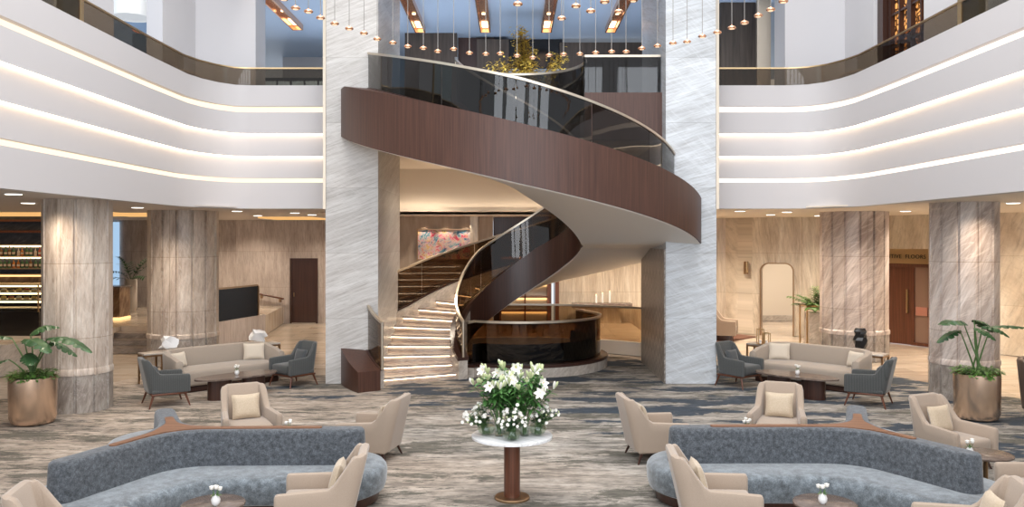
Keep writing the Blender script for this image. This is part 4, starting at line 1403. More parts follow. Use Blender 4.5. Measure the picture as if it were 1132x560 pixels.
# golden tree on the upper floor
t = thing('golden_tree', 'yellow blossoming tree standing behind the glass on the upper floor', 'tree', (P(583, 23.4), 23.4, 5.92))
q = random.Random(21)
MB().lathe([(0.3, 0), (0.42, 0.1), (0.45, 0.7), (0.4, 0.75)], n=24).build('pot', M['dark'], t)
br_ = MB()
lf = MB()
for k in range(46):
    a = q.uniform(0, 6.283)
    sp_ = q.uniform(0.15, 1.15)
    up_ = q.uniform(2.0, 2.6) - sp_ * 0.35
    ctr = -0.25
    if k < 12:
        sp_ *= 0.28
        up_ = q.uniform(2.5, 3.25)
        e = Vector((ctr + sp_ * math.cos(a) + 0.15, sp_ * math.sin(a) * 0.5, up_))
    elif k < 18:
        e = Vector((0.75 + q.uniform(-.2, .3), q.uniform(-.3, .3), q.uniform(2.1, 2.6)))
    elif k < 23:
        e = Vector((-1.0 + q.uniform(-.3, .3), q.uniform(-.3, .3), q.uniform(1.75, 2.1)))
    else:
        e = Vector((sp_ * math.cos(a), sp_ * math.sin(a) * 0.7, up_))
    b0 = Vector((q.uniform(-.05, .05), 0, 0.7))
    mid = Vector((e.x * 0.35, e.y * 0.35, e.z * 0.62))
    pts = [b0 * (1 - s_) ** 2 + mid * 2 * s_ * (1 - s_) + e * s_ * s_ for s_ in [i / 8 for i in range(9)]]
    br_.tube(pts, 0.02, 5, 0.004)
    for j in range(90):
        s_ = q.uniform(0.4, 1.0)
        p = b0 * (1 - s_) ** 2 + mid * 2 * s_ * (1 - s_) + e * s_ * s_
        p += Vector((q.gauss(0, .07), q.gauss(0, .07), q.gauss(0, .07)))
        aa = q.uniform(0, 6.283)
        lf.leafshape(p, (math.cos(aa), math.sin(aa), q.uniform(-.5, .8)), (0, 0, 1), 0.10, 0.030, 0.2, 2)
br_.build('branches', M['bark'], t)
lf.build('foliage', M['gold_leaf'], t)

# plant in the left upper background
t = thing('potted_fern', 'green fern above the left balcony rail near the marble pier', 'plant', (P(335, 23.5), 23.5, 5.85))
MB().lathe([(0.2, 0), (0.24, 0.5), (0.22, 0.9), (0.2, 0.88)], n=20).build('pot', M['dark'], t)
fronds(MB(), 14, 0.85, 0.03, 0.3, 31, 0.88, 0.22).build('foliage', M['light_leaf'], t)

# ================================================================== PENDANTS
PD = [(313.6, -1), (326.6, 9.3), (341, 13), (354.3, 20), (370, 26.4), (386, 31.8), (402.3, 37), (417, 43.4), (434.2, 47.6), (450.8, 51.6), (468, 53.5), (484, 57),
      (501.6, 54.6), (519, 59), (537, 60), (553, 59.6), (571.5, 62), (589, 64), (607, 61.5), (623, 60.6), (641, 60), (658.4, 58.5), (676, 57.4), (692, 57.5),
      (709.5, 53.8), (726.8, 51), (744, 48), (759.6, 46.4), (776.4, 40.4), (793, 36), (809, 31), (823, 25.4), (838.4, 17.5), (852, 11), (866, 1.8)]
PU = [(572.4, 4.8), (620.8, 20.6), (636.7, 7), (653, 12.5), (668.5, 2.2), (684, 13.2), (700, 0.5)]


def pendant():
    t = thing('copper_pendant', 'x', 'pendant light', (0, 0, 0))
    MB().lathe([(0.0, -0.012), (0.052, -0.012), (0.062, -0.004), (0.064, 0.008), (0.050, 0.024), (0.012, 0.030), (0.008, 0.05)], n=24).build('disc', M['copper'], t)
    MB().cyl((0, 0, 0), 0.0055, 0.04, 6.0, 6).build('cable', M['cable'], t)
    MB().lathe([(0.0, -0.016), (0.035, -0.016), (0.035, -0.0121), (0.0, -0.0121)], n=16).build('lens', mat('pendant_lens', (0.9, 0.6, 0.4), 0.4, **{'Emission Color': (1, 0.7, 0.45, 1), 'Emission Strength': 0.7}), t)
    return t


pp = pendant()
first_p = True
for row, lst in enumerate((PD, PU)):
    for (px, py) in lst:
        Y = (6.30 - 3.13) * 919 / (265 - py)
        if row:
            Y -= 0.35
        loc = (P(px, Y), Y, 3.13 + (265 - py) / 919 * Y)
        lab = 'copper disc pendant in the long curve hanging in front of the stair' if row == 0 else 'copper disc pendant in the short upper row at the top right of centre'
        gp = 'copper pendants in the long curve' if row == 0 else 'copper pendants in the upper row'
        if first_p:
            pp.location = loc
            pp['label'] = lab
            pp['group'] = gp
            first_p = False
        else:
            dup(pp, loc, None, lab, gp)

# ================================================================== FURNITURE
def shell_mesh(W, D, hb, ha, t, rc, z0, lean_b, lean_s, drop=0.28, taper=0.0, front_drop=0.03, corner_dip=0.05, nside=10, spread=0.0):
    """Upholstered U-shaped shell: back and both arms in one; open to -Y."""
    pth = []
    x0 = W / 2
    yb = D / 2
    yf = -D / 2
    for i in range(nside + 1):
        pth.append((-x0 - spread * (1 - i / nside), yf + (yb - rc - yf) * i / nside, -1.0, 0.0))
    for a in range(10, 90, 10):
        pth.append((-x0 + rc - rc * math.cos(R(a)), yb - rc + rc * math.sin(R(a)), -math.cos(R(a)), math.sin(R(a))))
    for i in range(9):
        pth.append((-x0 + rc + (2 * x0 - 2 * rc) * i / 8, yb, 0.0, 1.0))
    for a in range(80, 0, -10):
        pth.append((x0 - rc + rc * math.cos(R(a)), yb - rc + rc * math.sin(R(a)), math.cos(R(a)), math.sin(R(a))))
    for i in range(nside + 1):
        pth.append((x0 + spread * i / nside, yb - rc + (yf - (yb - rc)) * i / nside, 1.0, 0.0))

    def sec(x, y, nx, ny, h, sh=1.0, tt=t):
        pr = [(0, z0), (0, z0 + (h - z0) * 0.33), (0, z0 + (h - z0) * 0.66), (0, h - tt * 0.45), (-tt * 0.13, h - tt * 0.13), (-tt * 0.5, h),
              (-tt * 0.87, h - tt * 0.13), (-tt, h - tt * 0.45), (-tt, z0 + (h - z0) * 0.5), (-tt, z0)]
        out = []
        cz = (z0 + h) / 2
        for d, z in pr:
            d = -tt / 2 + (d + tt / 2) * sh
            z = cz + (z - cz) * (1 - (1 - sh) * 0.12)
            k = max(0, (z - z0)) / 0.7
            # the back slopes away, the arms flare a little
            ob = lean_b * k * ny * ny
            os_ = lean_s * k * nx * nx
            back = lean_b * k * max(0, min(1, (y - (yb - rc - drop)) / (rc + drop)))
            out.append((x + nx * (d + os_) * 1.0 - taper * k * (1 if x > 0 else -1) * max(0, min(1, (y - (yb - rc - drop)) / (rc + drop))) * (abs(x) / x0),
                        y + ny * d + back, z))
        return out
    rg = []
    n = len(pth)
    for i, (x, y, nx, ny) in enumerate(pth):
        s_ = (yb - rc * 0.4 - y)
        h = hb + (ha - hb) * sm((s_) / drop) - front_drop * max(0, min(1, (s_ - drop) / (D - drop)))
        h -= corner_dip * (1 - abs(nx * nx - ny * ny)) * 0.6
        rg.append(sec(x, y, nx, ny, h))
    h_end = ha - front_drop
    f0 = sec(-x0 - spread, yf - 0.018, -1, 0, h_end - 0.004, 0.86)
    f1 = sec(-x0 - spread, yf - 0.030, -1, 0, h_end - 0.022, 0.5)
    e0 = sec(x0 + spread, yf - 0.018, 1, 0, h_end - 0.004, 0.86)
    e1 = sec(x0 + spread, yf - 0.030, 1, 0, h_end - 0.022, 0.5)
    return MB().rings([f1, f0] + rg + [e0, e1])


def pillow_mesh(w_, h_, t_, n=12):
    mb = MB()
    v = []
    for s_ in (1, -1):
        for i in range(n + 1):
            for j in range(n + 1):
                u = -1 + 2 * i / n
                k = -1 + 2 * j / n
                th = t_ / 2 * ((1 - u ** 4) * (1 - k ** 4)) ** 0.5
                x = u * w_ / 2 * (1 - 0.07 * (1 - k * k))
                z = k * h_ / 2 * (1 - 0.07 * (1 - u * u))
                v.append((x, s_ * th, z))
    f = []
    m_ = (n + 1) ** 2
    for s_ in (0, 1):
        for i in range(n):
            for j in range(n):
                a = s_ * m_ + i * (n + 1) + j
                f.append((a, a + 1, a + n + 2, a + n + 1))
    mb.add(v, f, True)
    return mb


def pillow(name, mt, w_, h_, t_, loc, rz, tilt, label, cat='cushion', group=None):
    e = thing(name, label, cat, loc, rz, group)
    o = pillow_mesh(w_, h_, t_).build('cover', M[mt], e)
    o.rotation_euler = (tilt, 0, 0)
    o.location = (0, 0, h_ / 2 * math.cos(tilt))
    return e


def tapered_leg(mb, top, bot, r0, r1, n=8):
    top, bot = Vector(top), Vector(bot)
    return mb.rings([[c + Vector((r * math.cos(2 * math.pi * (k + .5) / n), r * math.sin(2 * math.pi * (k + .5) / n), 0)) for k in range(n)] for c, r in ((top, r0), (bot, r1))])


# --- beige lounge chair
def make_beige_chair():
    t = thing('lounge_chair', 'x', 'armchair')
    shell_mesh(0.70, 0.72, 0.92, 0.585, 0.10, 0.12, 0.17, 0.16, 0.01, 0.20, 0.025, 0.02, 0.035, 14, 0.075).build('backrest', M['beige'], t)
    MB().obox((0, -0.035, 0.325), (0.60, 0.68, 0.20), bev=0.05).build('seat', M['beige'], t)
    MB().obox((0, 0.0, 0.185), (0.66, 0.66, 0.08), bev=0.02).build('seat_base', M['beige'], t)
    for sx in (-1, 1):
        for sy in (-1, 1):
            tapered_leg(MB(), (sx * 0.28, sy * 0.27, 0.17), (sx * 0.33, sy * 0.34, 0.0), 0.028, 0.014).build('leg', M['dark_wood'], t)
    return t


# --- charcoal armchair on a wooden base
def make_grey_chair():
    t = thing('wood_base_armchair', 'x', 'armchair')
    shell_mesh(0.64, 0.68, 0.92, 0.62, 0.085, 0.11, 0.27, 0.15, 0.01, 0.17, 0.03, 0.02, 0.03, 14, 0.055).build('backrest', M['grey_fabric'], t)
    MB().obox((0, -0.04, 0.385), (0.55, 0.64, 0.18), bev=0.045).build('seat', M['grey_fabric'], t)
    MB().obox((0, 0.0, 0.295), (0.66, 0.6, 0.06), bev=0.015).build('seat_base', M['grey_fabric'], t)
    MB().obox((0, 0.0, 0.245), (0.70, 0.64, 0.035), bev=0.01).build('base_frame', M['red_wood'], t)
    for sx in (-1, 1):
        for sy in (-1, 1):
            tapered_leg(MB(), (sx * 0.31, sy * 0.28, 0.24), (sx * 0.36, sy * 0.36, 0.0), 0.026, 0.014).build('leg', M['red_wood'], t)
    return t


bc = make_beige_chair()
CH = [  # x, y, facing, label, pillow
    (-3.95, 12.45, -62, 'beige lounge chair facing the viewer behind the left blue banquette', 1),
    (-2.02, 11.95, 168, 'beige lounge chair at the right end of the left banquette', 1),
    (-2.05, 8.80, 186, 'beige lounge chair in front of the left banquette, its back to the flower table', 1),
    (-3.98, 7.55, 12, 'beige lounge chair cut by the bottom left edge of the photo', 0),
    (2.05, 11.95, 8, 'beige lounge chair at the left end of the right banquette', 1),
    (4.02, 12.55, -112, 'beige lounge chair facing the viewer behind the right blue banquette', 1),
    (2.17, 8.78, -4, 'beige lounge chair in front of the right banquette, facing the low round table', 1),
    (6.12, 11.55, -66, 'beige lounge chair facing the viewer beside the right bronze planter', 1),
    (4.22, 7.70, 168, 'beige lounge chair cut by the bottom edge at the right, seen from behind', 1),
    (5.96, 9.22, 178, 'beige lounge chair cut by the right edge, only its arm in view', 0),
]
for i, (x, y, a, lab, pi_) in enumerate(CH):
    gp = 'beige lounge chairs around the banquettes'
    if i == 0:
        bc.location = (x, y, 0)
        bc.rotation_euler = (0, 0, facing(a))
        bc['label'] = lab
        bc['group'] = gp
    else:
        dup(bc, (x, y, 0), facing(a), lab, gp)
    if pi_:
        rz = facing(a)
        lx, ly = 0.0, 0.195
        px = x + lx * math.cos(rz) - ly * math.sin(rz)
        py = y + lx * math.sin(rz) + ly * math.cos(rz)
        pillow('gold_cushion', 'gold_pillow', 0.42, 0.38, 0.13, (px, py, 0.425), rz, R(-16), 'gold cushion on the ' + lab.replace('beige lounge ', '').split(',')[0], 'cushion', 'pale gold cushions')

gc = make_grey_chair()
GC = [(-6.60, 15.85, 34, 'charcoal armchair seen from behind left of the left coffee table'),
      (-4.72, 17.95, 232, 'charcoal armchair at the right end of the left coffee table, near the marble pier'),
      (4.88, 17.85, -52, 'charcoal armchair at the left end of the right coffee table, against the marble pier'),
      (6.80, 15.85, 146, 'charcoal armchair seen from behind right of the right coffee table')]
for i, (x, y, a, lab) in enumerate(GC):
    gp = 'charcoal armchairs at the coffee tables'
    if i == 0:
        gc.location = (x, y, 0)
        gc.rotation_euler = (0, 0, facing(a))
        gc['label'] = lab
        gc['group'] = gp
    else:
        dup(gc, (x, y, 0), facing(a), lab, gp)
    rz = facing(a)
    pillow('charcoal_cushion', 'grey_pillow', 0.36, 0.30, 0.12, (x - 0.19 * math.sin(rz), y + 0.19 * math.cos(rz), 0.465), rz, R(-16), 'charcoal cushion on the ' + lab.replace('charcoal ', '', 1).replace(' seen from behind', '').split(',')[0], 'cushion', 'charcoal cushions')


# --- curved sofas
def make_sofa():
    t = thing('curved_sofa', 'x', 'sofa')
    shell_mesh(2.44, 1.02, 0.82, 0.75, 0.16, 0.50, 0.13, 0.05, 0.0, 0.5, 0.0, 0.12, 0.0).build('backrest', M['sofa'], t)
    MB().obox((0, -0.10, 0.29), (2.12, 0.86, 0.32), bev=0.06).build('seat', M['sofa'], t)
    pts = []
    MB().obox((0, -0.02, 0.065), (2.24, 0.86, 0.13), bev=0.03).build('plinth', M['dark_wood'], t)
    return t


so = make_sofa()
so.location = (-6.28, 17.98, 0)
so.rotation_euler = (0, 0, facing(-45))
so['label'] = 'oatmeal curved sofa behind the left dark coffee table'
dup(so, (6.5, 17.98, 0), facing(225), 'oatmeal curved sofa behind the right dark coffee table')
for (cx, cy, fa, dx, lab, sc_) in ((-6.28, 17.98, -45, 0.84, 'right end of the left curved sofa', 0.46), (-6.28, 17.98, -45, -0.86, 'left end of the left curved sofa', 0.40),
                                   (6.5, 17.98, 225, -0.85, 'left end of the right curved sofa', 0.46), (6.5, 17.98, 225, 0.85, 'right end of the right curved sofa', 0.42)):
    rz = facing(fa)
    # local +x of the sofa
    if fa > 0:
        dx = dx
    ly = 0.16
    # positions are given left/right as the viewer sees them
    px = cx + dx * abs(math.cos(rz)) * (1) - 0
    py = cy + dx * (math.sin(rz) * (1 if math.cos(rz) > 0 else -1))
    px += -ly * math.sin(rz)
    py += ly * math.cos(rz)
    turn = R(-38) if dx > 0 else R(38)
    pillow('linen_cushion', 'cream_pillow', sc_, sc_ * 0.82, 0.14, (px, py, 0.445), rz + turn * (0.7), R(-14), 'cream linen cushion at the ' + lab, 'cushion', 'cream cushions on the sofas')


# --- dark stone coffee tables on oval drums
def make_coffee():
    t = thing('coffee_table', 'x', 'table')
    poly = []
    hw, hd, cut = 0.86, 0.34, 0.30
    base = [(-hw, -0.10), (-hw + cut, -hd), (hw - cut, -hd), (hw, -0.10), (hw, 0.10), (hw - cut, hd), (-hw + cut, hd), (-hw, 0.10)]
    # chaikin smoothing for the rounded outline
    for _ in range(3):
        nb = []
        for a, b in zip(base, base[1:] + base[:1]):
            nb += [(a[0] * .75 + b[0] * .25, a[1] * .75 + b[1] * .25), (a[0] * .25 + b[0] * .75, a[1] * .25 + b[1] * .75)]
        base = nb
    MB().prism(base, 0.405, 0.435).build('table_top', M['table_stone'], t)
    for sx in (-1, 1):
        el = [(sx * 0.36 + 0.24 * math.cos(R(a)), 0.17 * math.sin(R(a))) for a in range(0, 360, 12)]
        MB().rings([[(x, y, z) for x, y in el] for z in (0, 0.405)]).build('drum_leg', M['dark_wood'], t)
    return t


ct = make_coffee()
ct.location = (-5.50, 16.62, 0)
ct.rotation_euler = (0, 0, R(45))
ct['label'] = 'long brown stone coffee table on two oval drums before the left sofa'
dup(ct, (5.69, 16.66, 0), R(-44), 'long brown stone coffee table on two oval drums before the right sofa')


# --- consoles behind the sofas
def make_console(mx):
    t = thing('sofa_console', 'x', 'console')
    MB().obox((0, 0, 0.665), (3.12, 0.42, 0.035), bev=0.006).build('stone_top', M['curb_marble'], t)
    for x in (-1.54, -1.18, 1.18, 1.54):
        for y in (-0.19, 0.19):
            MB().box(x - 0.02, x + 0.02, y - 0.02, y + 0.02, 0, 0.648).build('leg', M['bronze'], t)
    g = MB()
    g.box(-1.55, 1.55, -0.21, -0.17, 0.61, 0.648).box(-1.55, 1.55, 0.17, 0.21, 0.61, 0.648)
    for x in (-1.54, 1.54):
        g.box(x - 0.02, x + 0.02, -0.2, 0.2, 0.61, 0.648)
    g.build('apron', M['bronze'], t)
    return t


cs = make_console(1)
cs.location = (-6.84, 18.98, 0)
cs.rotation_euler = (0, 0, R(41))
cs['label'] = 'long stone topped console with bronze legs behind the left curved sofa'
dup(cs, (6.86, 18.86, 0), R(-42), 'long stone topped console with bronze legs behind the right curved sofa')


def crystal(x, y, z, s_, seed, lab):
    t = thing('white_sculpture', lab, 'sculpture', (x, y, z), 0.3, 'white crystal sculptures')
    q = random.Random(seed)
    bm = bmesh.new()
    bmesh.ops.create_icosphere(bm, subdivisions=2, radius=1)
    for v in bm.verts:
        k = 1 + q.uniform(-0.42, 0.45)
        v.co = Vector((v.co.x * k * s_ * 1.15, v.co.y * k * s_ * 0.8, v.co.z * k * s_))
    zm = min(v.co.z for v in bm.verts)
    for v in bm.verts:
        v.co.z = max(v.co.z - zm - 0.02, 0)
    MB().bm(bm) if False else None
    mb = MB()
    mb.bm(bm, False)
    mb.build('crystal_body', M['white_glaze'], t)


crystal(P(186.5, 18.35), 18.35, 0.683, 0.15, 5, 'white crystal shaped sculpture on the left end of the left console')
crystal(P(284.5, 19.7), 19.7, 0.683, 0.155, 8, 'white crystal shaped sculpture on the right end of the left console')
t = thing('black_vase', 'black faceted sculptural vase on the right end of the right console', 'vase', (7.62, 18.17, 0.683))
rg = []
q = random.Random(2)
for i in range(9):
    z = i * 0.065
    r = (0.085, 0.10, 0.12, 0.145, 0.15, 0.13, 0.14, 0.15, 0.10)[i]
    rg.append([(r * q.uniform(.82, 1.15) * math.cos(R(a + i * 14)), r * q.uniform(.82, 1.15) * math.sin(R(a + i * 14)), z) for a in range(0, 360, 51)])
MB().rings(rg, smooth=False).build('vase_body', M['black'], t)
for k, (px, h) in enumerate(((840.5, 0.36), (847.5, 0.28))):
    Y = 19.55 - k * 0.12
    t = thing('brass_lantern', ('taller', 'shorter')[k] + ' open brass framed lantern on the left end of the right console', 'lantern', (P(px, Y), Y, 0.683))
    g = MB()
    a = 0.065
    for x in (-a, a):
        for y in (-a, a):
            g.box(x - 0.008, x + 0.008, y - 0.008, y + 0.008, 0, h)
    for z in (0.0, h - 0.016):
        g.box(-a, a, -a - .008, -a + .008, z, z + .016).box(-a, a, a - .008, a + .008, z, z + .016).box(-a - .008, -a + .008, -a, a, z, z + .016).box(a - .008, a + .008, -a, a, z, z + .016)
    g.box(-a, a, -a, a, 0.0, 0.012)
    g.build('frame', M['brass'], t)
    MB().lathe([(0.025, 0.013), (0.025, 0.1)], n=12).build('candle', M['white_glaze'], t)


# --- three winged banquettes
def sdf_arms(px, py, arms, k, hub=0.0):
    ds = []
    for (ax, ay, bx, by) in arms:
        vx, vy = bx - ax, by - ay
        wx, wy = px - ax, py - ay
        tt = max(0, min(1, (wx * vx + wy * vy) / (vx * vx + vy * vy)))
        ds.append(math.hypot(wx - vx * tt, wy - vy * tt))
    s_ = sum(math.exp(-d / k) for d in ds)
    m_ = -k * math.log(s_) + k * 0.0
    return m_


def outline(arms, k, rad, angs):
    """closed outline where the blended distance equals rad, by rays from the hub"""
    out = []
    L = 3.6
    for a in angs:
        c, s_ = math.cos(a), math.sin(a)
        lo, hi = 0.0, L
        # march outwards from far away to find the outermost crossing
        r = L
        while r > 0.02:
            d = sdf_arms(c * r, s_ * r, arms, k) - rad
            if d <= 0.0008:
                break
            r -= max(d * 0.8, 0.0006)
        out.append((c * r, s_ * r))
    return out


def banquette(hx, hy, ends, lab, caps):
    t = thing('banquette', lab, 'banquette', (hx, hy, 0))
    dirs = []
    for (ex, ey) in ends:
        v = Vector((ex - hx, ey - hy))
        dirs.append((v.normalized(), v.length, math.atan2(v.y, v.x)))
    # denser rays near the arms
    angs = set()
    for i in range(240):
        angs.add(round(2 * math.pi * i / 240, 5))
    for d, l, a in dirs:
        for i in range(-60, 61):
            da = (abs(i) / 60) ** 1.7 * 0.35 * (1 if i > 0 else -1)
            angs.add(round((a + da) % (2 * math.pi), 5))
    angs = sorted(angs)

    def arms(short, ext=(0, 0, 0)):
        return [(0, 0, d.x * (l - short + e), d.y * (l - short + e)) for (d, l, a), e in zip(dirs, ext)]

    def stack(levels, k, short, ext=(0, 0, 0)):
        return MB().rings([[(x, y, z) for x, y in outline(arms(short, ext), k, rad, angs)] for z, rad in levels])
    kb = 0.11
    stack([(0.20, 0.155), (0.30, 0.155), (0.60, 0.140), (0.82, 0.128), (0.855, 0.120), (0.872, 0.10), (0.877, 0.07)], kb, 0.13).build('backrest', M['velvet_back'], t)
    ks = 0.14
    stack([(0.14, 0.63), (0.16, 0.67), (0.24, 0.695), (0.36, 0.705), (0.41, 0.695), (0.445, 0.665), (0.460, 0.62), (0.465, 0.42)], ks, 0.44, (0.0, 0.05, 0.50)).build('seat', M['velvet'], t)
    stack([(0.02, 0.59), (0.14, 0.63)], ks, 0.44, (0.0, 0.05, 0.50)).build('plinth', M['dark_wood'], t)
    # timber cap, shorter along every wing
    g = []
    for (d, l, a), c in zip(dirs, caps):
        g.append((0, 0, d.x * c, d.y * c))
    o_ = outline(g, 0.10, 0.05, angs)
    MB().rings([[(x, y, 0.872) for x, y in o_], [(x, y, 0.889) for x, y in o_]], smooth=False).build('timber_cap', M['cap_wood'], t)
    return t


banquette(-4.05, 9.95, [(-1.77, 10.0), (-4.66, 8.40), (-4.68, 11.18)], 'blue grey velvet three winged banquette with timber capped back, left of the flower table', (1.72, 0.88, 0.62))
banquette(4.20, 10.08, [(1.90, 10.06), (4.92, 8.74), (4.72, 11.40)], 'blue grey velvet three winged banquette with timber capped back, right of the flower table', (1.75, 0.72, 0.66))


# --- small round tables with little flower vases
def make_round():
    t = thing('round_side_table', 'x', 'table')
    MB().lathe([(0.0, 0.465), (0.29, 0.465), (0.31, 0.477), (0.31, 0.493), (0.30, 0.50), (0.0, 0.50)], n=48).build('table_top', M['table_stone'], t)
    MB().lathe([(0.18, 0), (0.18, 0.01), (0.03, 0.03), (0.025, 0.466)], n=32).build('pedestal', M['bronze'], t)
    return t


def make_posy():
    t = thing('posy_vase', 'x', 'vase')
    MB().lathe([(0.018, 0), (0.036, 0.02), (0.040, 0.05), (0.026, 0.085), (0.022, 0.09), (0.0, 0.085)], n=20).build('vase_body', M['white_glaze'], t)
    q = random.Random(9)
    g = MB()
    for k in range(5):
        a = k * 1.4
        g.tube([(0, 0, 0.06), (0.03 * math.cos(a), 0.03 * math.sin(a), 0.13)], 0.003, 5)
        g.leafshape((0.01 * math.cos(a), 0.01 * math.sin(a), 0.09), (math.cos(a), math.sin(a), 0.4), (0, 0, 1), 0.05, 0.012, 0.4, 3)
    g.build('stems', M['stem'], t)
    for k in range(4):
        a = k * 1.6 + 0.4
        c = Vector((0.034 * math.cos(a), 0.034 * math.sin(a), 0.135 + 0.008 * k))
        b = MB()
        for j in range(7):
            aa = j * 0.9
            b.leafshape(c, (math.cos(aa), math.sin(aa), 0.9), (0, 0, 1), 0.034, 0.016, 0.1, 3, 0.6)
        bm = bmesh.new()
        bmesh.ops.create_icosphere(bm, subdivisions=2, radius=0.02)
        bm.transform(Matrix.Translation(c + Vector((0, 0, 0.008))))
        b.bm(bm, True)
        b.build('blossom', M['petal'], t)
    return t


rt = make_round()
pv = make_posy()
RT = [(-2.99, 8.32, 'small round dark table before the left banquette, at the bottom edge'),
      (3.14, 8.34, 'small round dark table before the right banquette, at the bottom edge'),
      (5.84, 10.25, 'small round dark table beside the chair at the right edge'),
      (-3.05, 11.22, 'small round table hidden behind the left banquette, only its flowers in view'),
      (3.22, 11.32, 'small round table hidden behind the right banquette, only its flowers in view')]
PV = [(P(238.5, 8.25), 8.25, 0.50, 'tiny white vase of pale roses on the bottom left round table'),
      (P(909.5, 8.30), 8.30, 0.50, 'tiny white vase of pale roses on the round table before the right banquette'),
      (P(1072, 10.15), 10.15, 0.50, 'tiny vase with a pale rose on the round table at the right edge'),
      (-3.02, 11.22, 0.50, 'tiny vase of pale roses showing just above the left banquette'),
      (3.20, 11.32, 0.50, 'tiny vase of pale roses showing just above the right banquette'),
      (-5.50, 16.62, 0.435, 'tiny white vase of pale flowers on the left long coffee table'),
      (5.72, 16.66, 0.435, 'tiny white vase of pale flowers on the right long coffee table')]
for i, (x, y, lab) in enumerate(RT):
    if i == 0:
        rt.location = (x, y, 0)
        rt['label'] = lab
        rt['group'] = 'small round tables'
    else:
        dup(rt, (x, y, 0), None, lab, 'small round tables')
for i, (x, y, z, lab) in enumerate(PV):
    if i == 0:
        pv.location = (x, y, z)
        pv['label'] = lab
        pv['group'] = 'tiny flower vases'
    else:
        dup(pv, (x, y, z), i * 0.7, lab, 'tiny flower vases')
for o in bpy.data.objects:
    if o.name.startswith('posy_vase'):
        o.scale = (1.12, 1.12, 1.12)

# ------------------------------------------------------------------ flower table
TX, TY = 0.0, 10.08
t = thing('pedestal_flower_table', 'round white marble pedestal table with a brown column and bronze foot in the middle', 'table', (TX, TY, 0))
MB().lathe([(0.0, 0.735), (0.47, 0.735), (0.49, 0.742), (0.49, 0.768), (0.48, 0.775), (0.0, 0.775)], n=64).build('marble_top', M['white_top'], t)
MB().cyl((0, 0, 0), 0.098, 0.03, 0.70, 40).build('column', M['red_wood'], t)
MB().lathe([(0.10, 0.70), (0.10, 0.735)], n=32).build('collar', M['bronze'], t)
MB().lathe([(0.0, 0.0), (0.215, 0.0), (0.215, 0.02), (0.205, 0.03), (0.0, 0.03)], n=48).build('foot', M['bronze'], t)
ZT = 0.775
q = random.Random(77)


def bloom(t, c, s_, name='blossom', cup=0.9, n=7, m_='petal'):
    c = Vector(c)
    b = MB()
    off = q.uniform(0, 6.28)
    ax = Vector((q.uniform(-.5, .5), -0.9, q.uniform(-.1, .8))).normalized()
    u = ax.cross(Vector((0, 0, 1))).normalized()
    v = u.cross(ax)
    for j in range(n):
        a = off + j * 6.283 / n
        d = u * math.cos(a) + v * math.sin(a) + ax * cup
        b.leafshape(c, d, ax, s_, s_ * 0.42, 0.05, 3, 0.3)
    bm = bmesh.new()
    bmesh.ops.create_icosphere(bm, subdivisions=1, radius=s_ * 0.42)
    bm.transform(Matrix.Translation(c + ax * s_ * 0.25))
    b.bm(bm, True)
    return b.build(name, M[m_], t)


# three round bowls with small white blooms
for (dx, dy, lab, sp_) in ((-0.0, -0.30, 'round glass bowl of small white blooms at the front of the flower table', 0.20),
                           (-0.31, -0.04, 'round glass bowl of small white blooms on the left of the flower table', 0.20),
                           (0.31, -0.04, 'round glass bowl of small white blooms on the right of the flower table', 0.20)):
    t = thing('flower_bowl', lab, 'vase', (TX + dx, TY + dy, ZT), group='round bowls of white blooms')
    MB().lathe([(0.05, 0.0), (0.095, 0.03), (0.115, 0.08), (0.10, 0.13), (0.07, 0.165), (0.075, 0.18)], n=32).build('glass_bowl', M['clear'], t)
    MB().lathe([(0.045, 0.008), (0.088, 0.034), (0.106, 0.08), (0.095, 0.115)], n=24).build('water', glass('green_water', (0.84, 0.89, 0.80), 1.33), t)
    g = MB()
    lfm = MB()
    cs_ = []
    for k in range(44):
        a = q.uniform(0, 6.283)
        rr = sp_ * math.sqrt(q.random())
        h = 0.21 + 0.22 * (1 - (rr / sp_) ** 2) * q.uniform(0.4, 1.0) + q.uniform(-0.06, 0.02)
        e = Vector((rr * math.cos(a) + dx * 0.30, rr * math.sin(a) - 0.02, h))
        g.tube([(q.uniform(-.05, .05), q.uniform(-.05, .05), 0.02), (e.x * 0.3, e.y * 0.3, 0.15), e], 0.003, 4)
        cs_.append(e)
        for j in range(5):
            s_ = q.uniform(0.35, 1)
            p = Vector((e.x * s_, e.y * s_, 0.13 + (e.z - 0.13) * s_))
            aa = q.uniform(0, 6.283)
            lfm.leafshape(p, (math.cos(aa), math.sin(aa), q.uniform(-.2, .9)), (0, 0, 1), 0.06, 0.013, 0.3, 3)
    g.build('stems', M['stem'], t)
    lfm.build('leaves', M['leaf'], t)
    for k, e in enumerate(cs_):
        if k % 5 == 4:
            MB().lathe([(0.004, 0), (0.011, 0.01), (0.008, 0.024), (0.002, 0.028)], (e.x, e.y, e.z), 8).build('bud', M['bud'], t)
        else:
            bloom(t, e, q.uniform(0.024, 0.034))
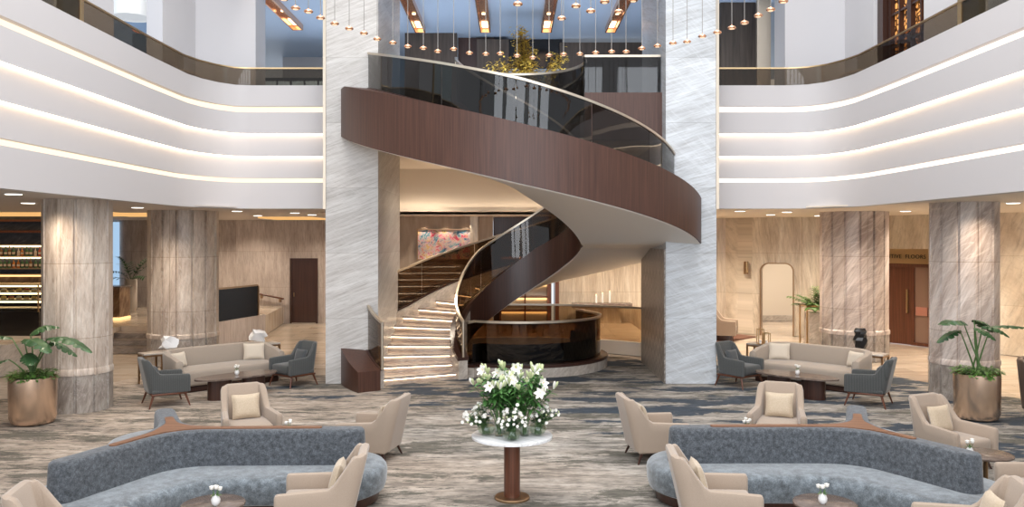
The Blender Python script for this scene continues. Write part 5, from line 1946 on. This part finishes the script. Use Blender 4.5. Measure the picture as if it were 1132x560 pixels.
# cylinder vases with lilies
for (dx, dy, lab, ns) in ((-0.15, -0.08, 'tall glass cylinder of white lilies at the left of the flower table', 13),
                          (0.15, -0.08, 'tall glass cylinder of white lilies at the right of the flower table', 13),
                          (0.0, 0.18, 'tall glass cylinder of white lilies at the back of the flower table', 15)):
    t = thing('lily_vase', lab, 'vase', (TX + dx, TY + dy, ZT), group='glass cylinders of lilies')
    MB().lathe([(0.055, 0.0), (0.055, 0.26)], n=28).build('glass_cylinder', M['clear'], t)
    MB().lathe([(0.050, 0.01), (0.050, 0.17)], n=20).build('water', glass('clear_water', (0.88, 0.92, 0.88), 1.33), t)
    g = MB()
    lfm = MB()
    for k in range(ns):
        a = 6.283 * k / ns + q.uniform(-.3, .3)
        rr = q.uniform(0.05, 0.32)
        h = q.uniform(0.66, 0.86) - rr * 0.55
        e = Vector((rr * math.cos(a) + dx * 0.55, rr * math.sin(a) * 0.8, h))
        b0 = Vector((q.uniform(-.02, .02), q.uniform(-.02, .02), 0.02))
        mid = Vector((e.x * 0.25, e.y * 0.25, h * 0.6))
        pts = [b0 * (1 - s_) ** 2 + mid * 2 * s_ * (1 - s_) + e * s_ * s_ for s_ in [i / 8 for i in range(9)]]
        g.tube(pts, 0.0055, 5, 0.003)
        for j in range(26):
            s_ = q.uniform(0.45, 1.0)
            p = b0 * (1 - s_) ** 2 + mid * 2 * s_ * (1 - s_) + e * s_ * s_
            aa = q.uniform(0, 6.283)
            lfm.leafshape(p, (math.cos(aa), math.sin(aa), q.uniform(0, 1.0)), (0, 0, 1), q.uniform(0.11, 0.17), 0.019, 0.45, 5)
        # buds around the stem tip, some open lilies
        for j in range(3):
            aa = a + (j - 1) * 0.9
            d = Vector((math.cos(aa) * 0.6, math.sin(aa) * 0.6, 1.0)).normalized()
            c = e + d * 0.01
            if (k * 3 + j) % 10 == 0:
                b = MB()
                ax = Vector((d.x, -abs(d.y) - 0.3, 0.35)).normalized()
                u = ax.cross(Vector((0, 0, 1))).normalized()
                v = u.cross(ax)
                for w in range(6):
                    an = w * 6.283 / 6
                    b.leafshape(c + ax * 0.03, u * math.cos(an) + v * math.sin(an) + ax * 0.75, ax, 0.095, 0.024, 0.15, 5, 0.3)
                b.tube([c, c + ax * 0.05], 0.008, 6, 0.02)
                b.build('open_lily', M['petal'], t)
                MB().tube([c + ax * 0.04, c + ax * 0.085], 0.004, 5).build('stamen', M['yellow'], t)
            else:
                L = q.uniform(0.08, 0.12)
                b = MB()
                rg = []
                u = d.cross(Vector((0, 0, 1))).normalized()
                v = u.cross(d)
                for s_, r_ in ((0, .006), (.25, .012), (.6, .019), (.85, .014), (1, .003)):
                    cc = c + d * (L * s_)
                    rg.append([cc + u * (r_ * math.cos(w)) + v * (r_ * math.sin(w)) for w in [6.283 * x / 8 for x in range(8)]])
                b.rings(rg)
                b.build('lily_bud', M['bud'] if (k + j) % 4 else M['petal'], t)
    g.build('stems', M['stem'], t)
    lfm.build('leaves', M['lily_leaf'], t)

# --- far beige chair right of the pier and taupe chair at the right edge
t = thing('tub_chair', 'beige tub chair on a wooden floor far behind the right marble pier', 'armchair', (P(800, 26.0), 26.0, 0), facing(-20))
shell_mesh(0.8, 0.75, 1.02, 0.66, 0.10, 0.25, 0.18, 0.10, 0.02, 0.3).build('backrest', M['beige'], t)
MB().obox((0, -0.05, 0.36), (0.62, 0.64, 0.2), bev=0.05).build('seat', M['beige'], t)
MB().obox((0, 0, 0.09), (0.6, 0.55, 0.18), bev=0.02).build('base', M['dark_wood'], t)
tag(MB().prism([(5.9, 24.8), (7.9, 26.9), (7.2, 27.9), (5.7, 28.1), (4.5, 26.0)], -0.011, 0.012).build('rug', mat('russet_rug', (0.16, 0.07, 0.045), 0.9)), 'russet brown rug far behind the right marble pier', 'rug')
t = thing('leather_barrel_chair', 'taupe leather barrel chair cut off by the right edge of the photo', 'armchair', (9.45, 14.55, 0), facing(-60))
shell_mesh(0.86, 0.80, 1.05, 0.95, 0.12, 0.3, 0.16, 0.08, 0.04, 0.3).build('backrest', mat('taupe_leather', (0.11, 0.075, 0.055), 0.4), t)
MB().obox((0, -0.05, 0.36), (0.64, 0.66, 0.22), bev=0.05).build('seat', bpy.data.materials['taupe_leather'], t)
MB().obox((0, 0, 0.09), (0.6, 0.55, 0.18), bev=0.02).build('base', M['dark_wood'], t)
